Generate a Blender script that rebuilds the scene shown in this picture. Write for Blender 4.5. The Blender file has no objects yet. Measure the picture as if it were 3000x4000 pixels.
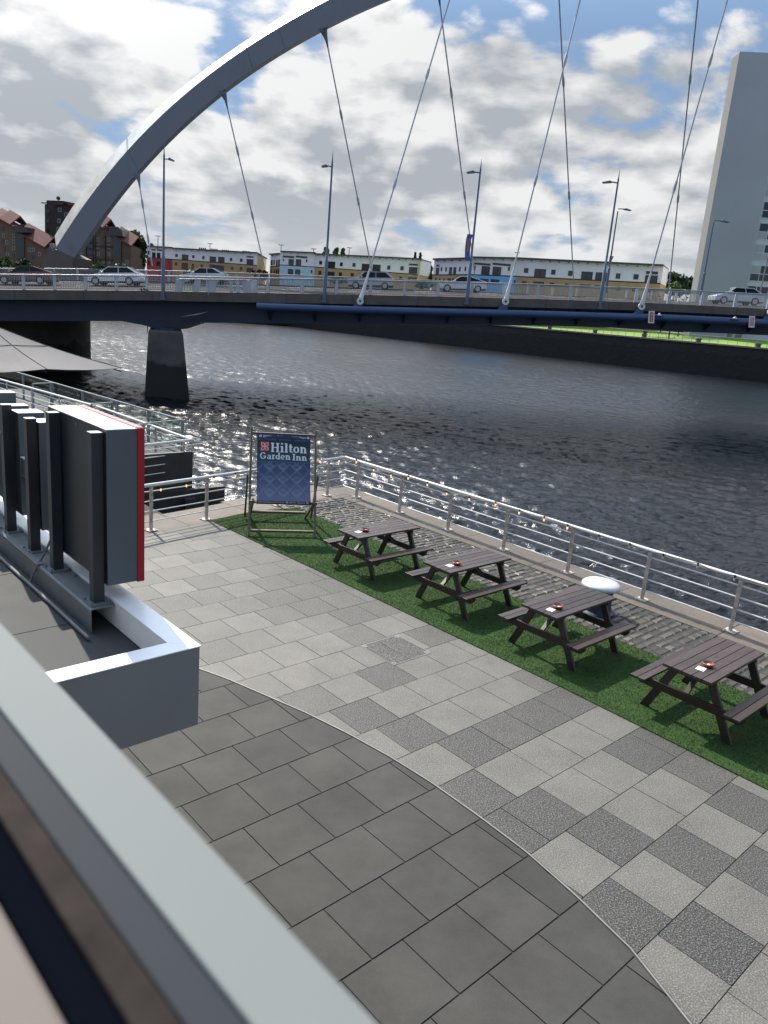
import bpy, math, random
import numpy as np
from mathutils import Vector, Matrix, noise
rad = math.radians
random.seed(7)
C = bpy.context.scene.collection
# ------------------------------------------------------------------ camera
EYE = 4.615                      # eye height over the terrace (window of the upper floor)
FPX, PITCH, ROLL = 2957.7, rad(14.7314), rad(-4.828)
cp, sp_, cr, sr = math.cos(PITCH), math.sin(PITCH), math.cos(ROLL), math.sin(ROLL)
fw = np.array([0, cp, -sp_]); rt0 = np.array([1., 0, 0]); dn0 = np.cross(fw, rt0)
RT = rt0*cr + dn0*sr; DN = dn0*cr - rt0*sr
M3 = np.array([RT, DN, fw]).T
cam_d = bpy.data.cameras.new('camera'); cam = bpy.data.objects.new('camera', cam_d); C.objects.link(cam)
cam.matrix_world = Matrix(((RT[0], -DN[0], -fw[0], 0), (RT[1], -DN[1], -fw[1], 0), (RT[2], -DN[2], -fw[2], EYE), (0, 0, 0, 1)))
cam_d.sensor_fit = 'VERTICAL'; cam_d.sensor_height = 36; cam_d.lens = 36*FPX/4000
cam_d.clip_start = 0.02; cam_d.clip_end = 5000
cam_d.dof.use_dof = True; cam_d.dof.focus_distance = 14; cam_d.dof.aperture_fstop = 5.5
sc = bpy.context.scene; sc.camera = cam
sc.render.resolution_x, sc.render.resolution_y = 768, 1024
sc.view_settings.view_transform = 'Standard'; sc.view_settings.look = 'None'
sc.view_settings.exposure = 0.5; sc.view_settings.gamma = 1.0
# ------------------------------------------------------------------ sun and sky
SUN_AZ, SUN_EL = rad(-34), rad(45.5)
S = Vector((math.sin(SUN_AZ)*math.cos(SUN_EL), math.cos(SUN_AZ)*math.cos(SUN_EL), math.sin(SUN_EL)))
sun_d = bpy.data.lights.new('sun', 'SUN'); sun = bpy.data.objects.new('sun', sun_d); C.objects.link(sun)
sun.rotation_euler = (-S).to_track_quat('-Z', 'Y').to_euler(); sun.location = S*200
sun_d.energy = 4.9; sun_d.angle = rad(0.53); sun_d.color = (1.0, 0.92, 0.80)
W = bpy.data.worlds.new('World'); sc.world = W; W.use_nodes = True
nt = W.node_tree; nt.nodes.clear(); N = nt.nodes; L = nt.links

def pxdir(x, y):
    d = M3 @ np.array([(x-1500)/FPX, (y-2000)/FPX, 1.]); return d/np.linalg.norm(d)
def nd(t, **kw):
    n = N.new(t)
    for k, v in kw.items(): setattr(n, k, v)
    return n
def mth(op, a, b=None, c=None, clamp=False):
    n = N.new('ShaderNodeMath'); n.operation = op; n.use_clamp = clamp
    for i, q in enumerate((a, b, c)):
        if q is None: continue
        if isinstance(q, (int, float)): n.inputs[i].default_value = q
        else: L.new(q, n.inputs[i])
    return n.outputs[0]
def vm(op, a, b=None, out=0):
    n = N.new('ShaderNodeVectorMath'); n.operation = op
    for i, q in enumerate((a, b)):
        if q is None: continue
        if isinstance(q, (tuple, list, Vector, np.ndarray)): n.inputs[i].default_value = tuple(float(z) for z in q)
        else: L.new(q, n.inputs[i])
    return n.outputs['Value'] if out == 'v' else n.outputs[0]
def sstep(x, a, b):
    n = N.new('ShaderNodeMapRange'); n.interpolation_type = 'SMOOTHSTEP'
    L.new(x, n.inputs[0]); n.inputs[1].default_value = a; n.inputs[2].default_value = b
    n.inputs[3].default_value = 0; n.inputs[4].default_value = 1
    return n.outputs[0]
def mixc(f, a, b):
    n = N.new('ShaderNodeMix'); n.data_type = 'RGBA'
    if isinstance(f, (int, float)): n.inputs[0].default_value = f
    else: L.new(f, n.inputs[0])
    for i, q in ((6, a), (7, b)):
        if isinstance(q, tuple): n.inputs[i].default_value = (*q, 1)
        else: L.new(q, n.inputs[i])
    return n.outputs[2]
sky = nd('ShaderNodeTexSky', sky_type='NISHITA', sun_disc=False)
sky.sun_elevation = SUN_EL; sky.sun_rotation = SUN_AZ % (2*math.pi); sky.altitude = 10
sky.air_density = 1.0; sky.dust_density = 0.6; sky.ozone_density = 1.6
tc = nd('ShaderNodeTexCoord')
dirv = vm('NORMALIZE', tc.outputs['Generated'])
sep = nd('ShaderNodeSeparateXYZ'); L.new(dirv, sep.inputs[0])
zz = mth('MAXIMUM', sep.outputs[2], 0.0)
inv = mth('DIVIDE', 1.0, mth('ADD', zz, 0.13))
comb = nd('ShaderNodeCombineXYZ')
L.new(mth('MULTIPLY', sep.outputs[0], inv), comb.inputs[0]); L.new(mth('MULTIPLY', sep.outputs[1], inv), comb.inputs[1])
comb.inputs[2].default_value = 3.1
P = comb.outputs[0]
def cloud(vec, scale, detail, rough, dist=0.0):
    n = nd('ShaderNodeTexNoise'); n.noise_dimensions = '3D'
    L.new(vec, n.inputs['Vector']); n.inputs['Scale'].default_value = scale
    n.inputs['Detail'].default_value = detail; n.inputs['Roughness'].default_value = rough
    n.inputs['Distortion'].default_value = dist
    return n.outputs[0]
# direction-space lumps for the look of cumulus edges
D2 = vm('MULTIPLY', dirv, (1, 1, 1.9))
def dens(off=(0, 0, 0)):
    v1 = vm('ADD', P, off); v2 = vm('ADD', D2, tuple(q*0.25 for q in off))
    a = cloud(v1, 1.25, 10, 0.60); b = cloud(v2, 4.2, 11, 0.64, 0.35)
    vo = N.new('ShaderNodeTexVoronoi'); vo.feature = 'F1'; vo.inputs['Scale'].default_value = 8; vo.inputs['Detail'].default_value = 2; vo.inputs['Roughness'].default_value = .55;
    L.new(vm('ADD', v2, vm('SCALE', v2) if False else (0.3, 0.1, 0.2)), vo.inputs['Vector'])
    c = mth('SUBTRACT', 1.28, vo.outputs['Distance'])
    return mth('ADD', mth('ADD', mth('MULTIPLY', a, 0.42), mth('MULTIPLY', b, 0.40)), mth('MULTIPLY', c, 0.20))
def blob(px, py, width, amp):
    d = pxdir(px, py)
    dot = vm('DOT_PRODUCT', dirv, d, 'v')
    ang = mth('ARCCOSINE', mth('MINIMUM', dot, 0.99999))
    f = mth('MULTIPLY', sstep(mth('MULTIPLY', ang, -1.0), -rad(width), 0.0), amp)
    return f
d0 = dens(); d1 = dens((0.10*S.x, 0.10*S.y, 0.16))
bias = None
for (px, py, w, amp) in ((2760, -100, 11, -0.15), (1850, -10, 6, -0.10), (2300, 0, 8, -0.12), (850, 330, 4, -0.07), (500, 465, 3, -0.08), (2130, 540, 4, -.05), (950, 10, 4, -.06), (40, 130, 4, -.05), (2560, 300, 4, -.05),
                         (2330, 620, 5, -0.07), (1400, 500, 14, 0.07), (100, 300, 14, 0.12), (1100, 800, 16, 0.10), (2500, 800, 16, .10), (2000, 300, 12, .07), (2600, 400, 8, .06)):
    b = blob(px, py, w, amp); bias = b if bias is None else mth('ADD', bias, b)
dd = mth('ADD', d0, bias)
# broken cloud ahead, mostly open blue behind and overhead
open_ = mth('MAXIMUM', sstep(mth('MULTIPLY', sep.outputs[1], -1.0), -0.35, 0.35), sstep(sep.outputs[2], 0.62, 0.9))
dd = mth('SUBTRACT', dd, mth('MULTIPLY', open_, 0.06))
mask = sstep(dd, 0.42, 0.495)
thick = sstep(dd, 0.46, 0.66)
lit = mth('ADD', mth('MULTIPLY', mth('SUBTRACT', d0, d1), 7.5), 0.93, clamp=False)
dark = None
for (px, py, w, amp) in ((60, 330, 8, 0.9), (1250, 790, 9, 0.9), (1750, 780, 7, 0.6), (150, 750, 9, 0.7), (1950, 420, 5, 0.8), (2600, 760, 7, 0.4), (750, 760, 8, .6), (2600, 380, 5, .5), (2300, 760, 6, .4)):
    b = blob(px, py, w, amp); dark = b if dark is None else mth('ADD', dark, b)
lit = mth('SUBTRACT', lit, mth('MULTIPLY', thick, 0.20))
lit = mth('SUBTRACT', lit, mth('MULTIPLY', dark, 0.9), clamp=True)
ccol = mixc(lit, (4.7, 5.05, 5.5), (9.4, 9.45, 9.5))
hor = sstep(sep.outputs[2], -0.02, 0.16)
skyc = mixc(0.80, sky.outputs[0], (2.8, 4.35, 6.9))
mask2 = mth('MAXIMUM', mask, mth('MULTIPLY', mth('SUBTRACT', 1.0, hor), 0.75))
sdot = vm('DOT_PRODUCT', dirv, tuple(S), 'v'); sang = mth('ARCCOSINE', mth('MINIMUM', sdot, 0.99999))
glow = mth('POWER', 2.718, mth('MULTIPLY', mth('MULTIPLY', sang, sang), -1/(rad(17)**2)))
fin = mixc(mask2, skyc, ccol)
glow2 = mth('MULTIPLY', mth('POWER', 2.718, mth('MULTIPLY', mth('MULTIPLY', sang, sang), -1/(rad(50)**2))), sstep(sep.outputs[2], 0.30, 0.44))
glow = mth('ADD', glow, mth('MULTIPLY', glow2, 0.32))
gs = nd('ShaderNodeVectorMath', operation='SCALE'); L.new(fin, gs.inputs[0]); L.new(mth('ADD', 1.0, mth('MULTIPLY', glow, 6.0)), gs.inputs[3]); fin = gs.outputs[0]
fin = mixc(mth('MULTIPLY', mth('SUBTRACT', 1.0, hor), 0.6), fin, (6.8, 7.3, 7.7))
bg = nd('ShaderNodeBackground'); L.new(fin, bg.inputs[0]); bg.inputs[1].default_value = 0.065
out = nd('ShaderNodeOutputWorld'); L.new(bg.outputs[0], out.inputs[0])

# ------------------------------------------------------------------ geometry helpers
AZ = rad(43)
UX = np.array([math.cos(AZ), math.sin(AZ)]); VX = np.array([-math.sin(AZ), math.cos(AZ)])
def Wp(u, v, z=0.): q = UX*u + VX*v; return Vector((float(q[0]), float(q[1]), float(z)))
def G(x, y, z=0.):               # photo ray met with a level plane
    d = M3 @ np.array([(x-1500)/FPX, (y-2000)/FPX, 1.]); t = (z-EYE)/d[2]; return Vector((d[0]*t, d[1]*t, EYE+d[2]*t))
def at(x, y, Y):                 # photo ray met with a distance
    d = M3 @ np.array([(x-1500)/FPX, (y-2000)/FPX, 1.]); t = Y/d[1]; return Vector((d[0]*t, d[1]*t, EYE+d[2]*t))

def principled(name):
    m = bpy.data.materials.new(name); m.use_nodes = True
    return m, m.node_tree, m.node_tree.nodes['Principled BSDF']
def mat(name, col, rough=0.6, metal=0.0, var=0.0, vscale=3.0, bump=0.0, bscale=40.0, col2=None, spec=None, coat=0.0, det=6, dist=0.01):
    m, t, b = principled(name)
    b.inputs['Base Color'].default_value = (*col, 1); b.inputs['Roughness'].default_value = rough
    b.inputs['Metallic'].default_value = metal
    if spec is not None: b.inputs['Specular IOR Level'].default_value = spec
    if coat: b.inputs['Coat Weight'].default_value = coat; b.inputs['Coat Roughness'].default_value = 0.05
    tcn = t.nodes.new('ShaderNodeTexCoord')
    if var or col2:
        n = t.nodes.new('ShaderNodeTexNoise'); n.inputs['Scale'].default_value = vscale; n.inputs['Detail'].default_value = det
        n.inputs['Roughness'].default_value = 0.65
        t.links.new(tcn.outputs['Object'], n.inputs['Vector'])
        r = t.nodes.new('ShaderNodeValToRGB'); r.color_ramp.elements[0].position = 0.32; r.color_ramp.elements[1].position = 0.68
        c2 = col2 if col2 else tuple(min(1, c*(1+var)) for c in col)
        c1 = tuple(c*(1-var) for c in col) if not col2 else col
        r.color_ramp.elements[0].color = (*c1, 1); r.color_ramp.elements[1].color = (*c2, 1)
        t.links.new(n.outputs[0], r.inputs[0]); t.links.new(r.outputs[0], b.inputs['Base Color'])
        mr = t.nodes.new('ShaderNodeMapRange'); mr.inputs[3].default_value = rough*0.85; mr.inputs[4].default_value = min(1, rough*1.15)
        t.links.new(n.outputs[0], mr.inputs[0]); t.links.new(mr.outputs[0], b.inputs['Roughness'])
    if bump:
        n2 = t.nodes.new('ShaderNodeTexNoise'); n2.inputs['Scale'].default_value = bscale; n2.inputs['Detail'].default_value = 4
        t.links.new(tcn.outputs['Object'], n2.inputs['Vector'])
        bp = t.nodes.new('ShaderNodeBump'); bp.inputs['Strength'].default_value = bump; bp.inputs['Distance'].default_value = dist
        t.links.new(n2.outputs[0], bp.inputs['Height']); t.links.new(bp.outputs[0], b.inputs['Normal'])
    return m
def emat(name, col, e):
    m, t, b = principled(name); b.inputs['Base Color'].default_value = (*col, 1)
    b.inputs['Emission Color'].default_value = (*col, 1); b.inputs['Emission Strength'].default_value = e; return m

class MB:
    def __init__(s): s.v = []; s.f = []; s.m = []; s.c = []
    def add(s, vs, fs, mi=0, c=None):
        o = len(s.v); s.v += [tuple(map(float, p)) for p in vs]
        for f in fs: s.f.append(tuple(o+i for i in f)); s.m.append(mi); s.c.append(c)
        return s
    def box(s, x0, x1, y0, y1, z0, z1, mi=0, c=None):
        vs = [(x, y, z) for z in (z0, z1) for y in (y0, y1) for x in (x0, x1)]
        return s.add(vs, [(0, 2, 3, 1), (4, 5, 7, 6), (0, 1, 5, 4), (1, 3, 7, 5), (3, 2, 6, 7), (2, 0, 4, 6)], mi, c)
    def ubox(s, u0, u1, v0, v1, z0, z1, mi=0, c=None):       # box along the terrace grid
        vs = [Wp(u, v, z) for z in (z0, z1) for v in (v0, v1) for u in (u0, u1)]
        return s.add(vs, [(0, 2, 3, 1), (4, 5, 7, 6), (0, 1, 5, 4), (1, 3, 7, 5), (3, 2, 6, 7), (2, 0, 4, 6)], mi, c)
    def bar(s, a, b, w, h, up=(0, 0, 1), mi=0, c=None):      # rectangular bar from a to b
        a = Vector(a); b = Vector(b); d = (b-a).normalized(); up = Vector(up)
        if abs(d.dot(up)) > 0.98: up = Vector((1, 0, 0)) if abs(d.x) < .9 else Vector((0, 1, 0))
        sd = d.cross(up).normalized()*w/2; u2 = sd.cross(d).normalized()*h/2
        vs = [p+q for p in (a, b) for q in (-sd-u2, sd-u2, sd+u2, -sd+u2)]
        return s.add(vs, [(3, 2, 1, 0), (4, 5, 6, 7), (0, 1, 5, 4), (1, 2, 6, 5), (2, 3, 7, 6), (3, 0, 4, 7)], mi, c)
    def tube(s, pts, r, n=10, mi=0, caps=True):
        pts = [Vector(p) for p in pts]; rs = r if isinstance(r, (list, tuple)) else [r]*len(pts)
        o = len(s.v); prev = None; rings = []
        for i, p in enumerate(pts):
            d = (pts[min(i+1, len(pts)-1)]-pts[max(i-1, 0)]).normalized()
            if prev is None:
                a = Vector((0, 0, 1)) if abs(d.z) < .95 else Vector((1, 0, 0)); x = d.cross(a).normalized()
            else: x = (prev - d*prev.dot(d)).normalized()
            prev = x; y = d.cross(x)
            s.v += [tuple(p + (x*math.cos(t)+y*math.sin(t))*rs[i]) for t in [2*math.pi*k/n for k in range(n)]]
            rings.append([o+i*n+k for k in range(n)])
        for i in range(len(pts)-1):
            for k in range(n):
                s.f.append((rings[i][k], rings[i][(k+1) % n], rings[i+1][(k+1) % n], rings[i+1][k])); s.m.append(mi); s.c.append(None)
        if caps:
            s.f.append(tuple(rings[0][::-1])); s.f.append(tuple(rings[-1])); s.m += [mi, mi]; s.c += [None, None]
        return s
    def prism(s, poly, off, mi=0, c=None):                   # polygon extruded by a vector
        n = len(poly); off = Vector(off); vs = [Vector(p) for p in poly]; vs = vs+[p+off for p in vs]
        return s.add(vs, [tuple(range(n))[::-1], tuple(range(n, 2*n))]+[(i, (i+1) % n, n+(i+1) % n, n+i) for i in range(n)], mi, c)
    def lathe(s, prof, cen=(0, 0, 0), n=24, mi=0):
        o = len(s.v); cen = Vector(cen)
        for r, z in prof: s.v += [(cen.x+r*math.cos(2*math.pi*k/n), cen.y+r*math.sin(2*math.pi*k/n), cen.z+z) for k in range(n)]
        for i in range(len(prof)-1):
            for k in range(n):
                s.f.append((o+i*n+k, o+i*n+(k+1) % n, o+(i+1)*n+(k+1) % n, o+(i+1)*n+k)); s.m.append(mi); s.c.append(None)
        s.f.append(tuple(o+k for k in range(n))[::-1]); s.f.append(tuple(o+(len(prof)-1)*n+k for k in range(n))); s.m += [mi, mi]; s.c += [None, None]
        return s
ORG = {}
def thing(name, label, cat, loc=(0, 0, 0), rotz=0., group=None, kind=None):
    o = bpy.data.objects.new(name, None); C.objects.link(o); o.empty_display_size = .2
    o.location = loc; o.rotation_euler = (0, 0, rotz); o['label'] = label; o['category'] = cat
    if group: o['group'] = group
    ORG[o.name] = Vector(loc); return o
def build(name, mb, mats, parent=None, smooth=False, bevel=0., local=False, label=None, cat=None, group=None, kind=None, org=None, angle=40):
    me = bpy.data.meshes.new(name)
    o3 = Vector((0, 0, 0))
    if parent is not None and not local: o3 = ORG[parent.name]
    if org is not None: o3 = Vector(org)
    vs = mb.v if o3.length == 0 else [(v[0]-o3.x, v[1]-o3.y, v[2]-o3.z) for v in mb.v]
    me.from_pydata(vs, [], mb.f)
    if not isinstance(mats, (list, tuple)): mats = [mats]
    for m in mats: me.materials.append(m)
    me.polygons.foreach_set('material_index', mb.m)
    if any(c is not None for c in mb.c):
        at_ = me.attributes.new('tone', 'FLOAT', 'FACE'); at_.data.foreach_set('value', [0.5 if c is None else float(c) for c in mb.c])
    me.update()
    if smooth:
        me.polygons.foreach_set('use_smooth', [True]*len(me.polygons))
        try: me.set_sharp_from_angle(angle=rad(angle))
        except Exception: pass
    ob = bpy.data.objects.new(name, me); C.objects.link(ob)
    if parent is not None: ob.parent = parent; ORG[ob.name] = o3
    else:
        ob.location = o3; ORG[ob.name] = o3
    if bevel:
        bv = ob.modifiers.new('bevel', 'BEVEL'); bv.width = bevel; bv.segments = 2; bv.limit_method = 'ANGLE'; bv.angle_limit = rad(40)
    if label: ob['label'] = label
    if cat: ob['category'] = cat
    if group: ob['group'] = group
    if kind: ob['kind'] = kind
    return ob
def struct(name, mb, mats, **k): return build(name, mb, mats, kind='structure', **k)
def dup(root, loc=None, rotz=None, label=None):
    r = root.copy(); C.objects.link(r)
    if loc is not None: r.location = loc
    if rotz is not None: r.rotation_euler = (0, 0, rotz)
    if label: r['label'] = label
    for ch in list(root.children):
        c = ch.copy(); C.objects.link(c); c.parent = r
        for g in list(ch.children):
            d = g.copy(); C.objects.link(d); d.parent = c
    return r
def lerp_tab(tab, x):
    if x <= tab[0][0]: (a, b) = tab[0:2]
    elif x >= tab[-1][0]: (a, b) = tab[-2:]
    else:
        for a, b in zip(tab, tab[1:]):
            if a[0] <= x <= b[0]: break
    t = (x-a[0])/(b[0]-a[0]); return a[1]+(b[1]-a[1])*t
# ------------------------------------------------------------------ materials with texture of their own
def attr_mat(name, dark, light, rough, speck=None, speck_scale=130., speck_amt=0.5, bump=0.3, bscale=140., stain=0.15, spec=0.5, moss=None):
    m, t, b = principled(name); n_ = t.nodes.new; l_ = t.links.new
    a = n_('ShaderNodeAttribute'); a.attribute_name = 'tone'
    mx = n_('ShaderNodeMix'); mx.data_type = 'RGBA'; mx.inputs[6].default_value = (*dark, 1); mx.inputs[7].default_value = (*light, 1)
    l_(a.outputs['Fac'], mx.inputs[0]); colr = mx.outputs[2]
    tcn = n_('ShaderNodeTexCoord')
    st = n_('ShaderNodeTexNoise'); st.inputs['Scale'].default_value = 1.3; st.inputs['Detail'].default_value = 8; st.inputs['Roughness'].default_value = .7
    l_(tcn.outputs['Object'], st.inputs['Vector'])
    mr = n_('ShaderNodeMapRange'); mr.inputs[1].default_value = .3; mr.inputs[2].default_value = .7; mr.inputs[3].default_value = 1-stain; mr.inputs[4].default_value = 1+stain
    l_(st.outputs[0], mr.inputs[0])
    vmn = n_('ShaderNodeVectorMath'); vmn.operation = 'SCALE'; l_(colr, vmn.inputs[0]); l_(mr.outputs[0], vmn.inputs[3]); colr = vmn.outputs[0]
    if moss:
        ms = n_('ShaderNodeTexNoise'); ms.inputs['Scale'].default_value = 2.2; ms.inputs['Detail'].default_value = 10; ms.inputs['Roughness'].default_value = .7
        l_(tcn.outputs['Object'], ms.inputs['Vector'])
        mm = n_('ShaderNodeMapRange'); mm.inputs[1].default_value = .5; mm.inputs[2].default_value = .68; mm.inputs[4].default_value = .7; l_(ms.outputs[0], mm.inputs[0])
        m3 = n_('ShaderNodeMix'); m3.data_type = 'RGBA'; l_(mm.outputs[0], m3.inputs[0]); l_(colr, m3.inputs[6]); m3.inputs[7].default_value = (*moss, 1); colr = m3.outputs[2]
    if speck:
        v = n_('ShaderNodeTexNoise'); v.inputs['Scale'].default_value = speck_scale; v.inputs['Detail'].default_value = 2.0; v.inputs['Roughness'].default_value = .8
        l_(tcn.outputs['Object'], v.inputs['Vector'])
        r = n_('ShaderNodeMapRange'); r.inputs[1].default_value = .50; r.inputs[2].default_value = .62; r.inputs[3].default_value = 0; r.inputs[4].default_value = speck_amt
        l_(v.outputs[0], r.inputs[0])
        m2 = n_('ShaderNodeMix'); m2.data_type = 'RGBA'; l_(r.outputs[0], m2.inputs[0]); l_(colr, m2.inputs[6]); m2.inputs[7].default_value = (*speck, 1); colr = m2.outputs[2]
    l_(colr, b.inputs['Base Color']); b.inputs['Roughness'].default_value = rough; b.inputs['Specular IOR Level'].default_value = spec
    n2 = n_('ShaderNodeTexNoise'); n2.inputs['Scale'].default_value = bscale; n2.inputs['Detail'].default_value = 3; l_(tcn.outputs['Object'], n2.inputs['Vector'])
    bp = n_('ShaderNodeBump'); bp.inputs['Strength'].default_value = bump; bp.inputs['Distance'].default_value = .006
    l_(n2.outputs[0], bp.inputs['Height']); l_(bp.outputs[0], b.inputs['Normal'])
    return m
m_gran = attr_mat('granite', (.009, .009, .009), (.086, .081, .070), .65, speck=(.36, .35, .32), speck_scale=76, speck_amt=.40, bump=.45, bscale=120, stain=.32)
m_plain = attr_mat('honed_slab', (.036, .0355, .033), (.050, .049, .045), .7, spec=.2, speck=(.13, .125, .115), speck_scale=160, speck_amt=.16, bump=.12, bscale=200, stain=.3)
m_joint = mat('joint_mortar', (.025, .024, .022), .9, bump=.3)
m_sett = attr_mat('sett_stone', (.020, .018, .014), (.11, .095, .072), .5, speck=(.26, .23, .19), speck_scale=60, speck_amt=.18, bump=.6, bscale=55, stain=.25, moss=(.045, .042, .03))
m_cope = attr_mat('coping_granite', (.060, .048, .038), (.12, .098, .080), .75, speck=(.26, .22, .19), speck_scale=55, speck_amt=.4, bump=.6, bscale=70, stain=.3, moss=(.06, .052, .042))
m_wallst = mat('quay_wall_stone', (.035, .03, .024), .7, var=.5, vscale=.8, bump=.8, bscale=4, dist=.1)
m_steel = mat('trim_steel', (.20, .195, .185), .55, .4, var=.2)
m_white = mat('white_rail_paint', (.66, .67, .66), .38, var=.06, vscale=6, bump=.05)
m_rust = mat('rusty_white_paint', (.62, .60, .56), .5, col2=(.30, .20, .12), vscale=9)
m_wood = None
def wood(name, c1, c2, rough=.45):
    m, t, b = principled(name); n_ = t.nodes.new; l_ = t.links.new
    tcn = n_('ShaderNodeTexCoord'); mp = n_('ShaderNodeMapping'); mp.inputs['Scale'].default_value = (1.6, 26, 26); l_(tcn.outputs['Object'], mp.inputs[0])
    n = n_('ShaderNodeTexNoise'); n.inputs['Scale'].default_value = 2.5; n.inputs['Detail'].default_value = 8; n.inputs['Roughness'].default_value = .7; l_(mp.outputs[0], n.inputs['Vector'])
    r = n_('ShaderNodeValToRGB'); r.color_ramp.elements[0].position = .3; r.color_ramp.elements[1].position = .72
    r.color_ramp.elements[0].color = (*c1, 1); r.color_ramp.elements[1].color = (*c2, 1); l_(n.outputs[0], r.inputs[0])
    at2 = n_('ShaderNodeAttribute'); at2.attribute_name = 'tone'; oi2 = n_('ShaderNodeObjectInfo')
    ad = n_('ShaderNodeMath'); ad.operation = 'MULTIPLY_ADD'; l_(oi2.outputs['Random'], ad.inputs[0]); ad.inputs[1].default_value = .35; ad.inputs[2].default_value = .45
    ad2 = n_('ShaderNodeMath'); ad2.operation = 'MULTIPLY_ADD'; l_(at2.outputs['Fac'], ad2.inputs[0]); ad2.inputs[1].default_value = .75; l_(ad.outputs[0], ad2.inputs[2])
    sc2 = n_('ShaderNodeVectorMath'); sc2.operation = 'SCALE'; l_(r.outputs[0], sc2.inputs[0]); l_(ad2.outputs[0], sc2.inputs[3])
    l_(sc2.outputs[0], b.inputs['Base Color']); b.inputs['Roughness'].default_value = rough
    bp = n_('ShaderNodeBump'); bp.inputs['Strength'].default_value = .35; bp.inputs['Distance'].default_value = .004; l_(n.outputs[0], bp.inputs['Height']); l_(bp.outputs[0], b.inputs['Normal'])
    return m
m_wood = wood('dark_stained_wood', (.020, .013, .012), (.070, .048, .045), .42)
m_wood2 = wood('worn_stained_wood', (.018, .010, .008), (.07, .038, .030), .42)
m_beech = wood('chair_timber', (.10, .085, .06), (.24, .19, .12), .5)

# ------------------------------------------------------------------ terrace
CURVE = [(-6, 1.2), (-4, 2.2), (-2.5, 2.95), (-1, 3.62), (0., 4.08), (.7, 4.40), (1.45, 4.68), (2.06, 4.93), (2.66, 5.06), (3.27, 5.15), (3.87, 5.175), (4.52, 5.18), (5.09, 5.14), (5.68, 5.06), (6.33, 4.93), (7.53, 4.6), (7.97, 4.44), (9, 3.98), (10.2, 3.3), (12, 2.1), (13.8, .9)]
def cu(v): return lerp_tab(CURVE, v)
V0, DV = 2.01, .601
darks = set()
def tile_of(u, v):
    k = math.floor((v-V0)/DV); return k
KN = {-1: .44, 0: .09, 1: .30, 2: .055, 3: .33}
rr = random.Random(3)
OFF = {k: KN.get(k, (0.05 if k % 2 else .34)+rr.uniform(-.07, .07)) for k in range(-16, 24)}
def tile_idx(u, k): return math.floor((u-OFF[k])/.6)
def mark(o, s, pts, val):
    for p in pts:
        q = G(o[0]+p[0]/s, o[1]+p[1]/s, 0); u = q.x*UX[0]+q.y*UX[1]; v = q.x*VX[0]+q.y*VX[1]
        k = tile_of(u, v)
        if k in OFF: TONE[(k, tile_idx(u, k))] = val
TONE = {}
mark((2000, 2900), 1.659, [(200, 430), (600, 600), (720, 1120), (1290, 1230), (100, 560)], .04)
mark((2000, 2900), 1.659, [(1130, 730), (1450, 430), (850, 100), (1550, 830)], .13)
mark((2000, 2900), 1.659, [(1200, 230)], .25)
mark((2000, 2900), 1.659, [(400, 770), (930, 880), (800, 250), (950, 420), (1310, 600), (1400, 960), (1100, 1500), (1500, 1600), (500, 200), (300, 330), (150, 100), (1250, 330)], .92)
mark((1200, 2400), 1.659, [(450, 580), (220, 670), (770, 700), (600, 790), (1130, 800), (1050, 1130), (1450, 1230), (1300, 1350)], .03)
mark((1200, 2400), 1.659, [(580, 380), (1350, 690), (1500, 590), (1620, 500)], .15)
mark((1200, 2400), 1.659, [(760, 110)], .3)
mark((1200, 2400), 1.659, [(670, 550), (990, 600), (870, 400), (1130, 500), (350, 430), (250, 270), (850, 900), (440, 820), (1300, 1000), (1550, 880), (1000, 220), (530, 60), (1350, 420)], .9)
mark((500, 1900), 2.074, [(220, 720), (430, 920), (700, 840), (560, 570), (1250, 1000), (700, 740)], .38)
mark((500, 1900), 2.074, [(1450, 720), (1600, 830), (1230, 930), (1400, 900), (1500, 1000)], .22)
mark((500, 1900), 2.074, [(1250, 600), (1050, 480), (1100, 560), (950, 400), (1350, 650)], .4)
mb = MB(); mj = MB()
GAP = .004
for k in range(-12, 21):
    va, vb = V0+DV*k, V0+DV*(k+1)
    if va > 13.9: continue
    i0 = math.floor((1.0-OFF[k])/.6)
    for i in range(i0, i0+16):
        ua, ub = OFF[k]+.6*i, OFF[k]+.6*(i+1)
        if ua > 8.2: continue
        vs = [va+GAP + (vb-va-2*GAP)*j/6 for j in range(7)]
        lft = [max(ua+GAP, cu(v)+.02) for v in vs]
        # river end follows the slanted coping
        def vmax(u): return 13.87+(u-6.54)*.174-.22
        if min(lft) >= ub-GAP-.01: continue
        poly = [(min(l, ub-GAP), v) for l, v in zip(lft, vs)] + [(ub-GAP, vb-GAP), (ub-GAP, va+GAP)]
        poly = [(u, min(v, vmax(u)-.0)) for u, v in poly]
        if max(v for u, v in poly)-min(v for u, v in poly) < .02: continue
        tone = TONE.get((k, i))
        if tone is None: tone = rr.choice([.05, .15, .7, .85, .9, .95, .8, .35]) if va < 4 else (rr.choice([.45, .7, .8, .88, .95, 1.05, 1.0]) if va < 8 else (rr.uniform(.12, .45) if ua > 6.7 else rr.uniform(.28, 1.0)))
        tone += rr.uniform(-.03, .03); dz = rr.uniform(-.0012, .0012)
        n = len(poly); top = [Wp(u, v, dz) for u, v in poly]; bot = [Wp(u, v, -.03) for u, v in poly]
        mb.add(top+bot, [tuple(range(n))[::-1]]+[(a, (a+1) % n, n+(a+1) % n, n+a) for a in range(n)], 0, tone)
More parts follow.
